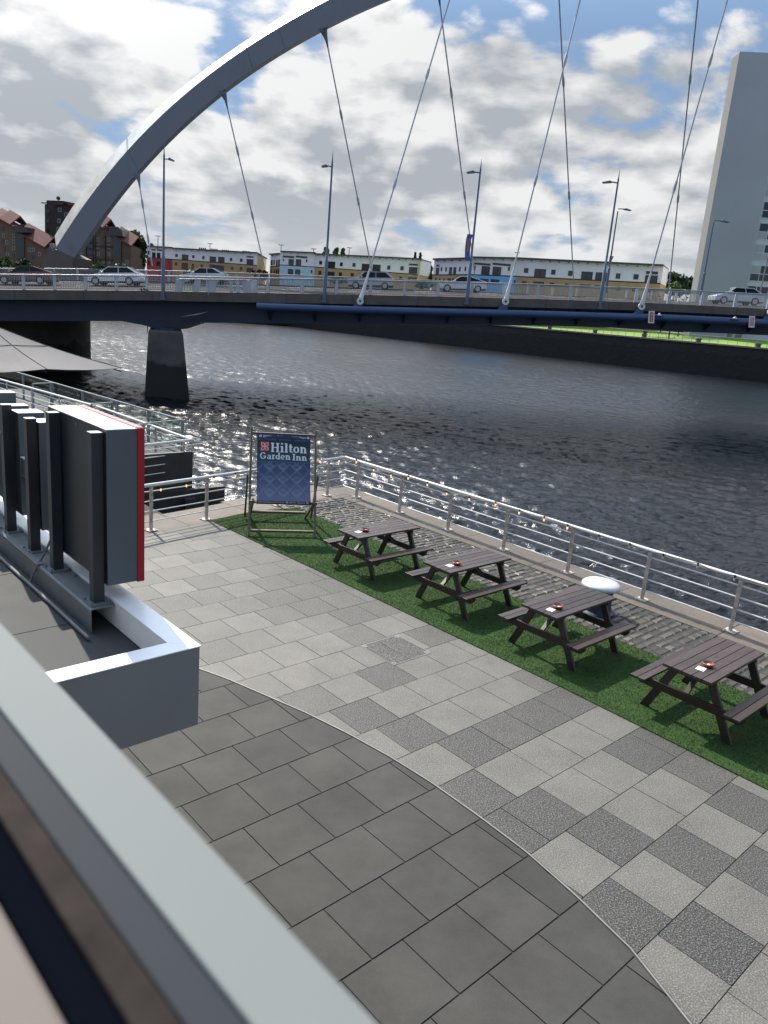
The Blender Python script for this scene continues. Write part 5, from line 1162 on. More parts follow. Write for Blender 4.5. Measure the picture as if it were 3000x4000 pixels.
# ------------------------------------------------------------------ cars
m_tyre = mat('tyre', (.012, .012, .012), .8); m_rim = mat('rim', (.35, .36, .38), .3, .8); m_cglass, t_, b_ = principled('car_glass'); b_.inputs['Base Color'].default_value = (.010, .013, .016, 1); b_.inputs['Roughness'].default_value = .12; b_.inputs['Specular IOR Level'].default_value = .25
m_lampw = mat('headlamp', (.6, .62, .65), .1); m_lampr = mat('tail_lamp', (.35, .01, .01), .2); m_trim = mat('black_trim', (.015, .015, .016), .5)
def car(px0, px1, w, style, paint, label, cat='car'):
    pc = (px0+px1)/2; Yg = YN(pc)+21*w; X = at(pc, 1110, Yg).x; p = DP(X, w, -.095); Lc = (px1-px0)*Yg/FPX*1.0
    X2 = DP(X+1, w, 0); ang = math.atan2(X2.z-DP(X, w, 0).z, 1)
    t = bpy.data.objects.new('parked_car' if False else 'car', None); C.objects.link(t); t.location = p; t.rotation_euler = (0, -ang, 0); t['label'] = label; t['category'] = cat; t['group'] = 'cars driving across the bridge'; ORG[t.name] = p
    H = {'hatch': 1.47, 'sedan': 1.43, 'suv': 1.60, 'liftback': 1.45}[style]; W_ = .90; h = Lc/2
    # profile facing -x
    body = {'hatch': [(-1, .30), (-1.0, .62), (-.93, .74), (-.50, .93), (.95, .98), (1.0, .80), (1.0, .32)],
            'sedan': [(-1, .28), (-1.0, .58), (-.93, .70), (-.48, .88), (.78, .96), (.99, .93), (1.0, .34)],
            'liftback': [(-1, .28), (-1.0, .60), (-.92, .72), (-.46, .90), (.80, 1.0), (.99, .96), (1.0, .34)],
            'suv': [(-1, .34), (-1.0, .72), (-.92, .86), (-.52, 1.0), (.96, 1.06), (1.0, .82), (1.0, .38)]}[style]
    cab = {'hatch': [(-.52, .92), (-.18, 1.0), (.55, 1.0), (.93, .97)], 'sedan': [(-.50, .87), (-.12, 1.0), (.42, 1.0), (.86, .95)], 'liftback': [(-.48, .89), (-.10, 1.), (.32, 1.0), (.97, .97)], 'suv': [(-.54, .99), (-.26, 1.0), (.66, 1.0), (.95, 1.05)]}[style]
    q = MB(); n = len(body); bb_ = [(x*h, z) for x, z in body]
    rings = []
    for y, sx_, dz in ((-W_, .965, 0), (-W_*.99, .985, .0), (-W_*.6, 1.0, .012), (0, 1.01, .02), (W_*.6, 1.0, .012), (W_*.99, .985, 0), (W_, .965, 0)):
        rings.append([Vector((x*sx_, y, z*(1 if z < .5 else 1.0)+(dz if z > .5 else 0))) for x, z in bb_])
    loft(q, rings); build('body', q, paint, t, local=True, smooth=True, bevel=.03, angle=35)
    x0, x1, x2, x3 = [c[0]*h for c in cab]; z0, z3 = cab[0][1], cab[3][1]
    def cabin(e, zt, m, name, y0=W_*.90, y1=W_*.68, xo=0):
        q = MB(); lo_ = [(x0+xo, -y0, z0), (x3-xo, -y0, z3-.02), (x3-xo, y0, z3-.02), (x0+xo, y0, z0)]; up_ = [(x1, -y1, zt-.03), (x2, -y1, zt-.03), (x2, y1, zt-.03), (x1, y1, zt-.03)]
        q.add(lo_+up_, [(3, 2, 1, 0), (4, 5, 6, 7), (0, 1, 5, 4), (1, 2, 6, 5), (2, 3, 7, 6), (3, 0, 4, 7)]); return build(name, q, m, t, local=True, smooth=True)
    cabin(0, H-.02, m_cglass, 'windows')
    q = MB(); rt = []
    for f in np.linspace(0, 1, 9):
        x = x1-.04+(x2-x1+.08)*f; c = math.sin(math.pi*f)*.035; rt.append([Vector((x, y*W_*.70, H-.045+c+.02*(1-abs(y)))) for y in (-1, -.6, 0, .6, 1)]+[Vector((x, y*W_*.69, H-.085)) for y in (1, -1)])
    loft(q, rt); build('roof', q, paint, t, local=True, smooth=True)
    q = MB()
    for sy in (-1, 1):
        y0, y1 = sy*W_*.905, sy*W_*.69
        q.bar((x0, y0, z0), (x1, y1, H-.04), .05, .05); q.bar((x3, y0, z3-.02), (x2, y1, H-.04), .07, .06 if style != 'suv' else .12)
        xm = x0+(x3-x0)*.52; q.bar((xm, y0, (z0+z3)/2), (xm-.05, y1, H-.04), .05, .04)
        q.bar((x0, y0, z0+.005), (x3, y0, z3), .03, .03); q.bar((x1, y1, H-.04), (x2, y1, H-.04), .05, .04)
    build('pillars', q, paint, t, local=True)
    wr = .33
    for sx_ in (-.64, .62):
        for sy in (-1, 1):
            y = sy*(W_-.06); q = MB(); q.tube([(sx_*h, y-.12, wr), (sx_*h, y+.12, wr)], wr*1.12, 20); build('wheel_arch', q, m_trim, t, local=True) if False else None
            q = MB(); q.tube([(sx_*h, y-.09, wr), (sx_*h, y+.09, wr)], wr, 20); wv = build('wheel', q, m_tyre, t, local=True, smooth=True, angle=50)
            q = MB(); q.tube([(sx_*h, y+sy*.085, wr), (sx_*h, y+sy*.098, wr)], wr*.64, 16)
            build('rim', q, m_rim, wv, local=True)
    q = MB(); 
    for sy in (-1, 1): q.prism([(-h*.985, sy*W_*.92, .62), (-h*.90, sy*W_*1.0, .66), (-h*.84, sy*W_*1.0, .76), (-h*.95, sy*W_*.92, .72)], (0, -sy*.12, 0)); build('headlight', q, m_lampw, t, local=True); q = MB()
    for sy in (-1, 1): q.prism([(h*.985, sy*W_*.92, .74), (h*.88, sy*W_*1.0, .80), (h*.88, sy*W_*1.0, .90), (h*.985, sy*W_*.92, .90)], (0, -sy*.12, 0)); build('tail_light', q, m_lampr, t, local=True); q = MB()
    for sy in (-1, 1): q = MB(); q.box(x0+.25, x0+.42, *sorted((sy*W_*.93, sy*(W_+.12))), z0+.03, z0+.17); build('mirror', q, paint, t, local=True, bevel=.02)
    q = MB(); q.box(-h*.97, h*.97, -W_*.93, W_*.93, .22, .36); build('underbody', q, m_trim, t, local=True)
    return t
def paint(n, c): return mat(n, c, .22, .2, coat=.6)
car(11, 222, .33, 'liftback', paint('paint_dark_red', (.10, .014, .018)), 'dark red liftback on the bridge at the left edge of the photo')
car(361, 559, .33, 'hatch', paint('paint_white', (.62, .65, .70)), 'white hatchback on the bridge below the arch foot')
car(715, 890, .72, 'sedan', paint('paint_pearl', (.52, .55, .58)), 'pale saloon car half hidden behind the bowed parapet bay', 'car')
car(1364, 1535, .70, 'suv', paint('paint_silver', (.36, .38, .41)), 'silver tall hatchback crossing behind a white hanger foot')
car(1718, 1897, .66, 'liftback', paint('paint_silver_white', (.58, .60, .64)), 'silvery white saloon passing the lamp post with the blue banner')
car(2795, 2975, .40, 'hatch', paint('paint_light_grey', (.45, .50, .55)), 'light grey hatchback behind the parapet in front of the tower')
# ------------------------------------------------------------------ buildings on the far bank
m_wwhite = mat('white_render', (.76, .75, .80), .8, var=.06, vscale=.25); m_wtan = mat('buff_brick', (.42, .275, .14), .85, var=.1, vscale=.6); m_wred = mat('red_render', (.30, .045, .055), .8, var=.06)
m_wlb = mat('pale_blue_render', (.42, .58, .72), .8, var=.05); m_wbl = mat('sky_blue_render', (.16, .42, .78), .8, var=.05); m_fdark = mat('dark_window_frame', (.025, .027, .03), .5)
m_rf = mat('roof_edge_grey', (.06, .065, .075), .6); m_pane, t_, b_ = principled('window_pane'); b_.inputs['Base Color'].default_value = (.025, .032, .04, 1); b_.inputs['Roughness'].default_value = .08
m_panel = mat('pale_window_panel', (.40, .45, .48), .3); m_sof = mat('eaves_soffit', (.10, .10, .10), .7); m_gablesun = mat('lit_gable_render', (.50, .36, .20), .8)
class Fac:
    def __init__(s, x0, x1, Y0, Y1, y=1050):
        s.p = at(x0, y, Y0); q = at(x1, y, Y1); d = (q-s.p); d.z = 0; s.d = d.normalized(); s.n = Vector((s.d.y, -s.d.x, 0)); s.n = s.n if s.n.y < 0 else -s.n
    def pt(s, x, y, off=0.):
        d = Vector(M3 @ np.array([(x-1500)/FPX, (y-2000)/FPX, 1.])); e = Vector((0, 0, EYE)); t = (s.p-e).dot(s.n)/d.dot(s.n); return e+d*t+s.n*off
    def drop(s, P, z): return Vector((P.x, P.y, z))
def window(f, r, parent, mull=None, frame=m_fdark):
    x0, x1, y0, y1 = r; c = f.pt((x0+x1)/2, (y0+y1)/2); a = f.pt(x0, (y0+y1)/2); b = f.pt(x1, (y0+y1)/2); hw_ = (b-a).length/2; zt = f.pt((x0+x1)/2, y0).z; zb = f.pt((x0+x1)/2, y1).z
    def R(x_0, x_1, z_0, z_1, o): return [c*1+s_*f.d+Vector((0, 0, z_-c.z))+f.n*o for s_, z_ in ((x_0, z_0), (x_1, z_0), (x_1, z_1), (x_0, z_1))]
    q = MB(); q.prism(R(-hw_, hw_, zb, zt, .10), -f.n*.2); w = build('window', q, frame, parent)
    q = MB(); ft = min(.22, hw_*.2, (zt-zb)*.16); cols = 1 if hw_ < 1.0 else (2 if hw_ < 2.2 else 3)
    if hw_*2 < 1.0: cols = 1
    wd = (2*hw_-ft*(cols+1))/cols
    if wd > .05:
        for k in range(cols):
            xa = -hw_+ft+(wd+ft)*k; q.prism(R(xa, xa+wd, zb+ft, zt-ft, .115), -f.n*.01)
        build('pane', q, m_pane, w)
    return w
def conv(o, s, l): return [(o[0]+a/s, o[0]+b/s, o[1]+c/s, o[1]+d/s) for a, b, c, d in l]
def c5(l): return conv((1600, 900), 1.843, l)
def c4(l): return conv((800, 900), 1.843, l)
def c3(l): return conv((0, 700), 1.843, l)
def c6(l): return conv((2300, 700), 2.37, l)
GZ = 5.4
def block(label, segs, depth=9):
    bt = thing('apartment_row', label, 'building', segs[0][0].drop(segs[0][0].pt(segs[0][1][0], 1100), GZ), group='low terraces of flats across the river')
    for f, (x0, x1), (yt0, yt1), (yd0, yd1), mlow, mup, wins, pan in segs:
        a, b = f.pt(x0, yt0), f.pt(x1, yt1); c, d = f.pt(x0, yd0), f.pt(x1, yd1)
        zt = None
        q = MB(); q.prism([f.drop(a, c.z), f.drop(b, d.z), b, a], -f.n*depth); build('upper_wall', q, mup, bt)
        q = MB(); o = .06; q.prism([f.drop(a, GZ)+f.n*o, f.drop(b, GZ)+f.n*o, f.drop(b, d.z-.02)+f.n*o, f.drop(a, c.z-.02)+f.n*o], -f.n*depth); build('lower_wall', q, mlow, bt)
        q = MB(); q.prism([f.drop(a, c.z-.16)+f.n*.09, f.drop(b, d.z-.16)+f.n*.09, f.drop(b, d.z+.14)+f.n*.09, f.drop(a, c.z+.14)+f.n*.09], -f.n*.05); build('band_course', q, m_fdark, bt)
        q = MB(); ov = .0; A_, B_ = a-f.d*ov+f.n*.9, b+f.d*ov+f.n*.9; q.prism([A_, B_, B_-f.n*(depth+1.2)+Vector((0, 0, -.3)), A_-f.n*(depth+1.2)+Vector((0, 0, -.3))], (0, 0, .42)); rf_ = build('roof', q, m_rf, bt)
        q = MB(); L_ = (b-a).length
        for k in range(int(L_/2.6)):
            p = a.lerp(b, (k+.5)*2.6/L_)+Vector((0, 0, -.32)); q.bar(p+f.n*.0, p+f.n*.75, .22, .22)
        build('rafter_ends', q, m_sof, rf_)
        for r in wins: window(f, r, bt)
    return bt
fC1 = Fac(1697, 1840, 232, 224); fC2 = Fac(1838, 2030, 223, 223); fC3 = Fac(2020, 2600, 223, 205)
block('terrace of flats with a bright sky blue front, right-hand row beside the tower', [
 (fC1, (1697, 1838), (1016, 1012), (1074, 1073), m_wtan, m_wwhite, c5([(190, 212, 268, 318), (225, 235, 265, 293), (258, 268, 265, 295), (285, 305, 265, 315), (315, 335, 265, 315), (357, 367, 262, 295), (397, 407, 262, 292), (193, 215, 247, 260), (182, 198, 343, 368), (213, 222, 343, 368), (243, 252, 345, 370), (273, 298, 345, 375), (305, 328, 345, 375), (352, 361, 345, 370), (385, 395, 345, 372), (408, 420, 345, 368)]), 0),
 (fC2, (1838, 2026), (1008, 1012), (1073, 1080), m_wbl, m_wwhite, c5([(465, 582, 235, 250), (598, 728, 238, 253), (517, 577, 258, 318), (597, 658, 262, 322), (708, 722, 263, 290), (466, 475, 255, 285), (505, 567, 348, 388), (582, 645, 352, 390), (750, 762, 358, 385)]), 0),
 (fC3, (2026, 2592), (1012, 1040), (1080, 1108), m_wtan, m_wwhite, c5([(824, 855, 272, 305), (898, 980, 278, 340), (1020, 1050, 283, 318), (1142, 1172, 291, 327), (1235, 1317, 297, 360), (1337, 1418, 303, 365), (1485, 1517, 310, 347), (1612, 1648, 316, 353), (808, 840, 365, 398), (888, 967, 370, 403), (1007, 1040, 376, 405), (1117, 1147, 382, 410), (1225, 1305, 390, 415), (1327, 1390, 395, 420), (1488, 1520, 403, 432), (1600, 1632, 412, 438)])+c6([(530, 640, 853, 880), (520, 635, 890, 965), (400, 440, 1003, 1040), (510, 615, 1010, 1045)]), 0)])
fB1 = Fac(1057, 1100, 300, 296); fB2 = Fac(1095, 1235, 292, 292); fB3 = Fac(1230, 1640, 292, 272)
block('terrace of flats with a pale blue front, middle row behind the bridge', [
 (fB1, (1057, 1096), (996, 993), (1042, 1039), m_wtan, m_wwhite, c4([(478, 488, 213, 250), (495, 503, 212, 245), (515, 524, 212, 255), (530, 540, 210, 255), (475, 483, 282, 308), (498, 505, 282, 310), (512, 521, 280, 318), (525, 534, 280, 315)]), 0),
 (fB2, (1096, 1232), (984, 990), (1035, 1043), m_wlb, m_wwhite, c4([(562, 643, 183, 197), (655, 738, 185, 198), (603, 641, 207, 254), (655, 693, 208, 257), (728, 738, 210, 230), (562, 570, 205, 222), (598, 637, 278, 317), (650, 688, 282, 320), (763, 775, 285, 308)]), 0),
 (fB3, (1232, 1640), (994, 1014), (1043, 1073), m_wtan, m_wwhite, c4([(824, 845, 220, 246), (883, 938, 224, 272), (974, 993, 230, 258), (1064, 1085, 235, 262), (1130, 1185, 241, 292), (1208, 1265, 246, 295), (1314, 1335, 253, 282), (1409, 1431, 258, 287), (1470, 1530, 265, 310), (1470, 1533, 240, 253), (818, 840, 292, 320), (876, 935, 297, 330), (966, 988, 302, 330), (1050, 1073, 308, 335), (1125, 1195, 314, 345), (1205, 1262, 320, 350), (1320, 1343, 328, 350), (1400, 1422, 333, 358), (1463, 1525, 338, 358)]), 0)])
fA1 = Fac(570, 676, 282, 282); fA2 = Fac(672, 1050, 282, 290)
block('terrace of flats with a red end block, left-hand row beside the tree', [
 (fA1, (573, 674), (964, 970), (1006, 1013), m_wred, m_wwhite, c3([(1065, 1075, 515, 543), (1095, 1120, 527, 568), (1130, 1155, 530, 568), (1090, 1120, 504, 513), (1130, 1165, 506, 516), (1065, 1080, 587, 620), (1127, 1153, 590, 625), (1212, 1224, 592, 610)]), 0),
 (fA2, (674, 1006), (972, 990), (1013, 1037), m_wtan, m_wwhite, c3([(1262, 1280, 540, 560), (1310, 1356, 543, 580), (1383, 1400, 548, 568), (1456, 1473, 553, 575), (1510, 1555, 557, 597), (1571, 1617, 560, 600), (1258, 1277, 598, 620), (1308, 1353, 603, 648), (1380, 1397, 608, 630), (1445, 1461, 613, 635), (1508, 1612, 618, 665)])+c4([(180, 197, 198, 221), (253, 271, 203, 226), (302, 350, 207, 245), (302, 350, 185, 195), (188, 206, 262, 283), (252, 270, 265, 287), (300, 348, 270, 305)]), 0)])
# end gables: warm sunlight painted into their buff render
def gable(label, P_, Y0, Y1):
    f = Fac(P_[0][0], P_[1][0], Y0, Y1); t = thing('gable_end', label, 'building', f.drop(f.pt(*P_[0]), GZ)); a, b = f.pt(*P_[0]), f.pt(*P_[1])
    q = MB(); q.prism([f.drop(a, GZ), f.drop(b, GZ), b, a], -f.n*.3); build('wall', q, m_gablesun, t); q = MB(); q.prism([a+f.n*.4, b+f.n*.4, b-f.n*.6, a-f.n*.6], (0, 0, .35)); build('roof', q, m_rf, t)
gable('buff gable wall at the right end of the middle row of flats', ((1640, 1015), (1666, 1037)), 272, 292); gable('buff gable wall at the right end of the left-hand row of flats', ((1007, 992), (1040, 1012)), 290, 306)
# tower block
m_tow = mat('tower_render', (.36, .38, .43), .85, var=.05, vscale=.08, bump=.25, bscale=2.0, dist=.05); m_towe = mat('tower_sunlit_edge_render', (.55, .50, .44), .8, var=.05, vscale=.2); m_towf = mat('tower_window_frame', (.52, .56, .62), .5)  # edge render is the wall colour made paler and warmer, sunlight painted in
tw = thing('tower_block', 'tall pale grey tower block with a blank end wall at the right edge', 'tower', at(2850, 1250, 190))
TY = 190.; VD = Vector((.385, .923, 0))*1.; fT = Fac(2700, 2950, TY, TY-1.5, 1200)
tl, tr = fT.pt(2872, 200), fT.pt(3280, 230); bl_, br_ = fT.pt(2717, 1145), fT.pt(2910, 1160)
xl = bl_; xr_ = fT.pt(2908, 1155); ztop = tl.z
basel = fT.drop(fT.pt(2722, 1140), 3); w_len = (fT.drop(fT.pt(2908, 1155), 3)-basel).length
q = MB(); q.prism([basel, basel+fT.d*w_len, fT.drop(basel+fT.d*w_len, ztop), fT.drop(basel, ztop)], VD*22); build('blank_wall', q, m_tow, tw)
lw = (fT.drop(fT.pt(2705, 1140), 3)-basel).length
q = MB(); q.prism([basel-fT.d*lw-fT.n*1.5, basel-fT.d*.02, fT.drop(basel-fT.d*.02, ztop-.2), fT.drop(basel-fT.d*lw-fT.n*1.5, ztop-1.)], VD*16); build('edge_wall', q, m_towe, tw)
q = MB(); q.prism([basel+fT.d*(w_len+.02)-fT.n*.8, basel+fT.d*(w_len+26)-fT.n*.8, fT.drop(basel+fT.d*(w_len+26), ztop-.5)-fT.n*.8, fT.drop(basel+fT.d*(w_len+.02), ztop-.5)-fT.n*.8], -fT.n*18); build('window_wall', q, m_towf, tw)
q = MB(); p = fT.drop(basel+fT.d*(w_len*.93), ztop)-fT.n*6; q.prism([p, p+fT.d*16, p+fT.d*16+Vector((0, 0, 4)), p+Vector((0, 0, 4))][:4], -fT.n*8); build('roof_plant_room', q, m_rf, tw)
SH = 172/2.37*TY/FPX
m_blind = mat('window_blind', (.35, .38, .42), .6)
rt_ = random.Random(9)
for k in range(14):
    z1 = fT.pt(2960, 700+355/2.37).z+SH*(k-5)
    if z1 > ztop-1 or z1 < 5: continue
    for j in range(4):
        base = basel+fT.d*(w_len+.55+j*5.3); z0 = z1-SH*.0
        def R(a, b, c, d, o): return [fT.drop(base+fT.d*x_, z_)-fT.n*(.8-o) for x_, z_ in ((a, c), (b, c), (b, d), (a, d))]
        q = MB(); q.prism(R(0, 4.9, z1, z1+SH*.80, .10), -fT.n*.2); w = build('window', q, m_towf, tw)
        q = MB(); q2 = MB(); has = False
        for (a, b, c, d) in ((.12, 2.0, .04, .36), (2.16, 4.75, .04, .36), (.12, 2.0, .40, .76), (2.16, 4.75, .40, .76)):
            dst = q2 if rt_.random() < .22 else q
            if dst is q2: has = True
            dst.prism(R(a, b, z1+SH*c, z1+SH*d, .12), -fT.n*.01)
        if q.f: build('pane', q, m_pane, w)
        if has: build('blind', q2, m_blind, w)
# brick warehouse flats at the left
m_brick = mat('brown_brick', (.105, .068, .046), .9, col2=(.155, .102, .070), vscale=.5, det=10); m_rred = mat('red_roof', (.13, .045, .040), .9, .0, var=.12, vscale=.8); m_dkgl = mat('dark_glazed_bay', (.035, .038, .042), .3, var=.3, vscale=.6); m_dkb = mat('dark_brick_tower', (.020, .020, .021), .8, col2=(.045, .040, .038), vscale=.35)
def cc3(p): return (p[0]/1.843, 700+p[1]/1.843)
def wallp(f, poly, m, name, parent, depth=12, o=0.):
    P_ = []
    for x, y in poly:
        if y == 'g': P_.append(f.drop(f.pt(x/1.843, 1040, o), GZ-.5))
        else: P_.append(f.pt(*cc3((x, y)), o))
    q = MB(); q.prism(P_, -f.n*depth); return build(name, q, m, parent)
def roofp(f, a, b, parent, th=1.0, dep=13, rise=3.0):
    A_, B_ = f.pt(*cc3(a), .6), f.pt(*cc3(b), .6); q = MB()
    back = -f.n*dep*.5+Vector((0, 0, rise)); q.prism([A_, B_, B_+back, A_+back], (0, 0, .35)); q.prism([A_+back, B_+back, B_+back*1-f.n*dep*.5-Vector((0, 0, rise)), A_+back-f.n*dep*.5-Vector((0, 0, rise))], (0, 0, .35)); return build('roof', q, m_rred, parent)
fk = Fac(0, 560, 226, 226)
def brickb(label, parts):
    t = thing('brick_flats', label, 'building', fk.drop(fk.pt(parts['x'], 1040), GZ)); return t
t1_ = brickb('brown brick stepped block with red roofs at the left edge of the photo', {'x': 90})
wallp(fk, [(-60, 'g'), (121, 'g'), (121, 338), (75, 338), (0, 296), (-60, 262)], m_brick, 'wall', t1_); wallp(fk, [(122, 'g'), (178, 'g'), (178, 410), (122, 378)], m_dkgl, 'stair_bay', t1_, 11, .4)
wallp(fk, [(179, 'g'), (325, 'g'), (325, 500), (150+29, 413)], m_brick, 'wall', t1_, 12, .02); wallp(fk, [(115, 386), (210, 386), (195, 346), (115, 337)], m_dkgl, 'dormer', t1_, 8, .8)
roofp(fk, (-60, 256), (0, 290), t1_, rise=2.2); roofp(fk, (0, 290), (78, 335), t1_, rise=3); roofp(fk, (78, 335), (118, 335), t1_, rise=.6); roofp(fk, (135, 392), (326, 498), t1_, rise=3.2)
t2_ = brickb('dark brick stair tower with red caps rising behind the arch foot', {'x': 230})
ft = Fac(0, 560, 240, 240); wallp(ft, [(322, 'g'), (552, 'g'), (552, 190), (455, 185), (455, 176), (322, 180)], m_dkb, 'wall', t2_, 10); roofp(Fac(0, 560, 240, 240), (304, 176), (330, 178), t2_, rise=.8, dep=9); wallp(ft, [(332, 181), (455, 181), (455, 155), (332, 150)], m_dkb, 'parapet', t2_, 8, -.3)
q = MB(); f2_ = Fac(0, 560, 239, 239); q.prism([f2_.pt(*cc3((455, 155))), f2_.pt(*cc3((552, 176))), f2_.pt(*cc3((552, 192))), f2_.pt(*cc3((500, 190)))], -f2_.n*9); q.prism([f2_.pt(*cc3((370, 181))), f2_.pt(*cc3((455, 165))), f2_.pt(*cc3((455, 182)))], -f2_.n*.8); build('roof', q, m_rred, t2_)
p = f2_.pt(*cc3((420, 152))); q = MB(); q.lathe([(.1, -.8), (.1, 0), (.55, .3), (.6, .7), (.3, 1.1)], p, 12); build('roof_vent', q, m_dkb, t2_)
for (x, y) in ((345, 230), (345, 300), (345, 370), (430, 220), (425, 300), (420, 360), (475, 255)): window(ft, conv((0, 700), 1.843, [(x-12, x+12, y-14, y+14)])[0], t2_, frame=m_blind if x > 400 else m_fdark)
t3_ = brickb('brown brick stepped block with red roofs just right of the arch foot', {'x': 400})
wallp(fk, [(500, 'g'), (816, 'g'), (816, 408), (792, 360), (745, 362), (700, 320), (560, 262), (500, 262)], m_brick, 'wall', t3_, 12, -.02); wallp(fk, [(817, 'g'), (875, 'g'), (875, 440), (817, 406)], m_dkgl, 'stair_bay', t3_, 11, .4)
wallp(fk, [(876, 'g'), (945, 'g'), (945, 488), (876, 448)], m_brick, 'wall', t3_); wallp(fk, [(792, 404), (893, 414), (880, 362), (792, 350)], m_dkgl, 'dormer', t3_, 8, .8)
roofp(fk, (560, 240), (745, 358), t3_, rise=3); roofp(fk, (745, 358), (795, 352), t3_, rise=.6); roofp(fk, (820, 412), (950, 488), t3_, rise=3)
for t_q, lst in ((t1_, [(25, 355), (28, 405), (98, 407), (20, 450), (50, 455), (98, 450), (30, 500), (100, 497), (55, 545), (98, 550), (240, 508), (212, 508), (232, 555), (285, 540)]),
                 (t3_, [(707, 380), (663, 395), (705, 435), (750, 435), (783, 437), (705, 485), (750, 488), (783, 488), (590, 525), (640, 530), (668, 530), (708, 540), (750, 540), (785, 540), (593, 578), (710, 595), (748, 592), (785, 593), (912, 550), (788, 637), (915, 600)])):
    for i_, (x, y) in enumerate(lst): window(fk, conv((0, 700), 1.843, [(x-9, x+9, y-13, y+13)])[0], t_q, frame=m_panel if i_ % 3 else m_fdark)
q = MB()
for y in (480, 575): a, b = fk.pt(*cc3((510, y-8)), .15), fk.pt(*cc3((815, y+8)), .15); q.bar(a, b, .1, .5)
for x in (622, 672, 690, 760): a, b = fk.pt(*cc3((x, 400)), .15), fk.pt(*cc3((x, 640)), .15); q.bar(a, b, .35, .1)
build('dark_bands', q, m_dkb, t3_)
q = MB()
for k in range(3): a = fk.pt(*cc3((632, 420+45*k)), .5); b = fk.pt(*cc3((672, 455+45*k)), .5); q.prism([a, Vector((b.x, b.y, a.z)), b, Vector((a.x, a.y, b.z))], -fk.n*.4)
build('balcony', q, m_dkgl, t3_)
wt = thing('white_chimney_block', 'small pale rendered block between the brick flats and the dark stair tower', 'building', at(170, 940, 232)); q = MB(); f3_ = Fac(0, 560, 232, 232); q.prism([f3_.pt(*cc3((304, 500))), f3_.pt(*cc3((322, 500))), f3_.pt(*cc3((322, 396))), f3_.pt(*cc3((304, 396)))], -f3_.n*6); build('wall', q, m_panel, wt)
q = MB(); q.prism([f3_.pt(*cc3((303, 397)), .2), f3_.pt(*cc3((323, 397)), .2), f3_.pt(*cc3((323, 392)), .2), f3_.pt(*cc3((303, 392)), .2)], -f3_.n*6.4); build('roof', q, m_rf, wt)
# ------------------------------------------------------------------ trees
def leafmat(name, c1, c2):
    m, t, b = principled(name); a = t.nodes.new('ShaderNodeAttribute'); a.attribute_name = 'tone'; r = t.nodes.new('ShaderNodeValToRGB'); r.color_ramp.elements[0].color = (*c1, 1); r.color_ramp.elements[1].color = (*c2, 1)
    t.links.new(a.outputs['Fac'], r.inputs[0]); t.links.new(r.outputs[0], b.inputs['Base Color']); b.inputs['Roughness'].default_value = .7; return m
m_l1 = leafmat('leaf_mid', (.025, .055, .012), (.10, .17, .035)); m_l2 = leafmat('leaf_dark', (.010, .022, .008), (.035, .065, .02)); m_l3 = leafmat('leaf_bright', (.06, .13, .02), (.17, .28, .05)); m_l4 = leafmat('leaf_olive', (.06, .07, .02), (.18, .18, .06))
m_bark = mat('bark', (.05, .04, .03), .9, var=.2)
def tree(x0, x1, yt, yb, Y, m, label, n=900, seed=1, leaf=.45, blobs=7, name='tree', cat='tree', trunk=True, cone=0, ground=None):
    rg_ = random.Random(seed); a, b = at(x0, (yt+yb)/2, Y), at(x1, (yt+yb)/2, Y); top = at((x0+x1)/2, yt, Y).z; bot = at((x0+x1)/2, yb, Y).z; cx_ = (a.x+b.x)/2; rw = abs(b.x-a.x)/2; h = top-bot
    gz = ground if ground is not None else GZ
    t = thing(name, label, cat, (cx_, Y, gz)); q = MB(); bl_ = []
    for k in range(blobs):
        f = (k+.5)/blobs; r_ = rw*rg_.uniform(.40, .60)*(1-cone*f); z = bot+h*(.18+.68*f); sp = (rw-r_)*(1-cone*f)*(1-abs(f-.45)*.9); an = rg_.uniform(0, 6.28); bl_.append((cx_+math.cos(an)*sp, Y+math.sin(an)*sp, z, r_, min(r_, h*.28)))
    for i in range(n):
        bx_, by, bz, r_, rz = rg_.choice(bl_); th = rg_.uniform(0, 6.28); ph = math.acos(rg_.uniform(-1, 1)); rr_ = (rg_.random()**.4)*(1+.15*rg_.gauss(0, 1)); c = Vector((bx_+r_*rr_*math.sin(ph)*math.cos(th), by+r_*rr_*math.sin(ph)*math.sin(th), bz+rz*rr_*math.cos(ph)))
        u_ = Vector((rg_.uniform(-1, 1), rg_.uniform(-1, 1), rg_.uniform(-1, 1))).normalized()*leaf*rg_.uniform(.5, 1.1); v_ = u_.cross(Vector((rg_.uniform(-1, 1), rg_.uniform(-1, 1), rg_.uniform(-1, 1)))).normalized()*leaf*rg_.uniform(.4, .8)
        q.add([c-u_, c+v_, c+u_, c-v_], [(0, 1, 2, 3)], 0, rg_.random())
    build('crown', q, m, t)
    if trunk:
        q = MB(); q.tube([(cx_, Y, gz-.3), (cx_+.05*h, Y, bot+h*.3), (cx_, Y, bot+h*.75)], [h*.035+.08, h*.022+.05, .04], 8)
        for k in range(4): bb_ = rg_.choice(bl_); q.tube([(cx_, Y, bot+h*.22), (bb_[0], bb_[1], bb_[2])], [h*.015+.03, .03], 6)
        build('trunk', q, m_bark, t, smooth=True)
    return t
def T3(x): return x/1.843
tree(480, 575, 700+375/1.843, 1045, 250, m_l1, 'broad green tree between the brick flats and the red end block', 2600, 3, .75, 10)
tree(505, 575, 925, 1052, 236, m_l2, 'darker bushy tree in front of the broad tree beside the red end block', 1800, 4, .7, 8)
tree(588, 600, 950, 975, 300, m_l1, 'small treetop above the red end block roof', 150, 5, .6, 4)
tree(2575, 2700, 1072, 1150, 250, m_l2, 'dark rounded tree between the right-hand flats and the tower', 2600, 6, .8, 9)
tree(2660, 2715, 1085, 1150, 262, m_l2, 'dark tree partly hidden by the tower wall', 1500, 7, .8, 7)
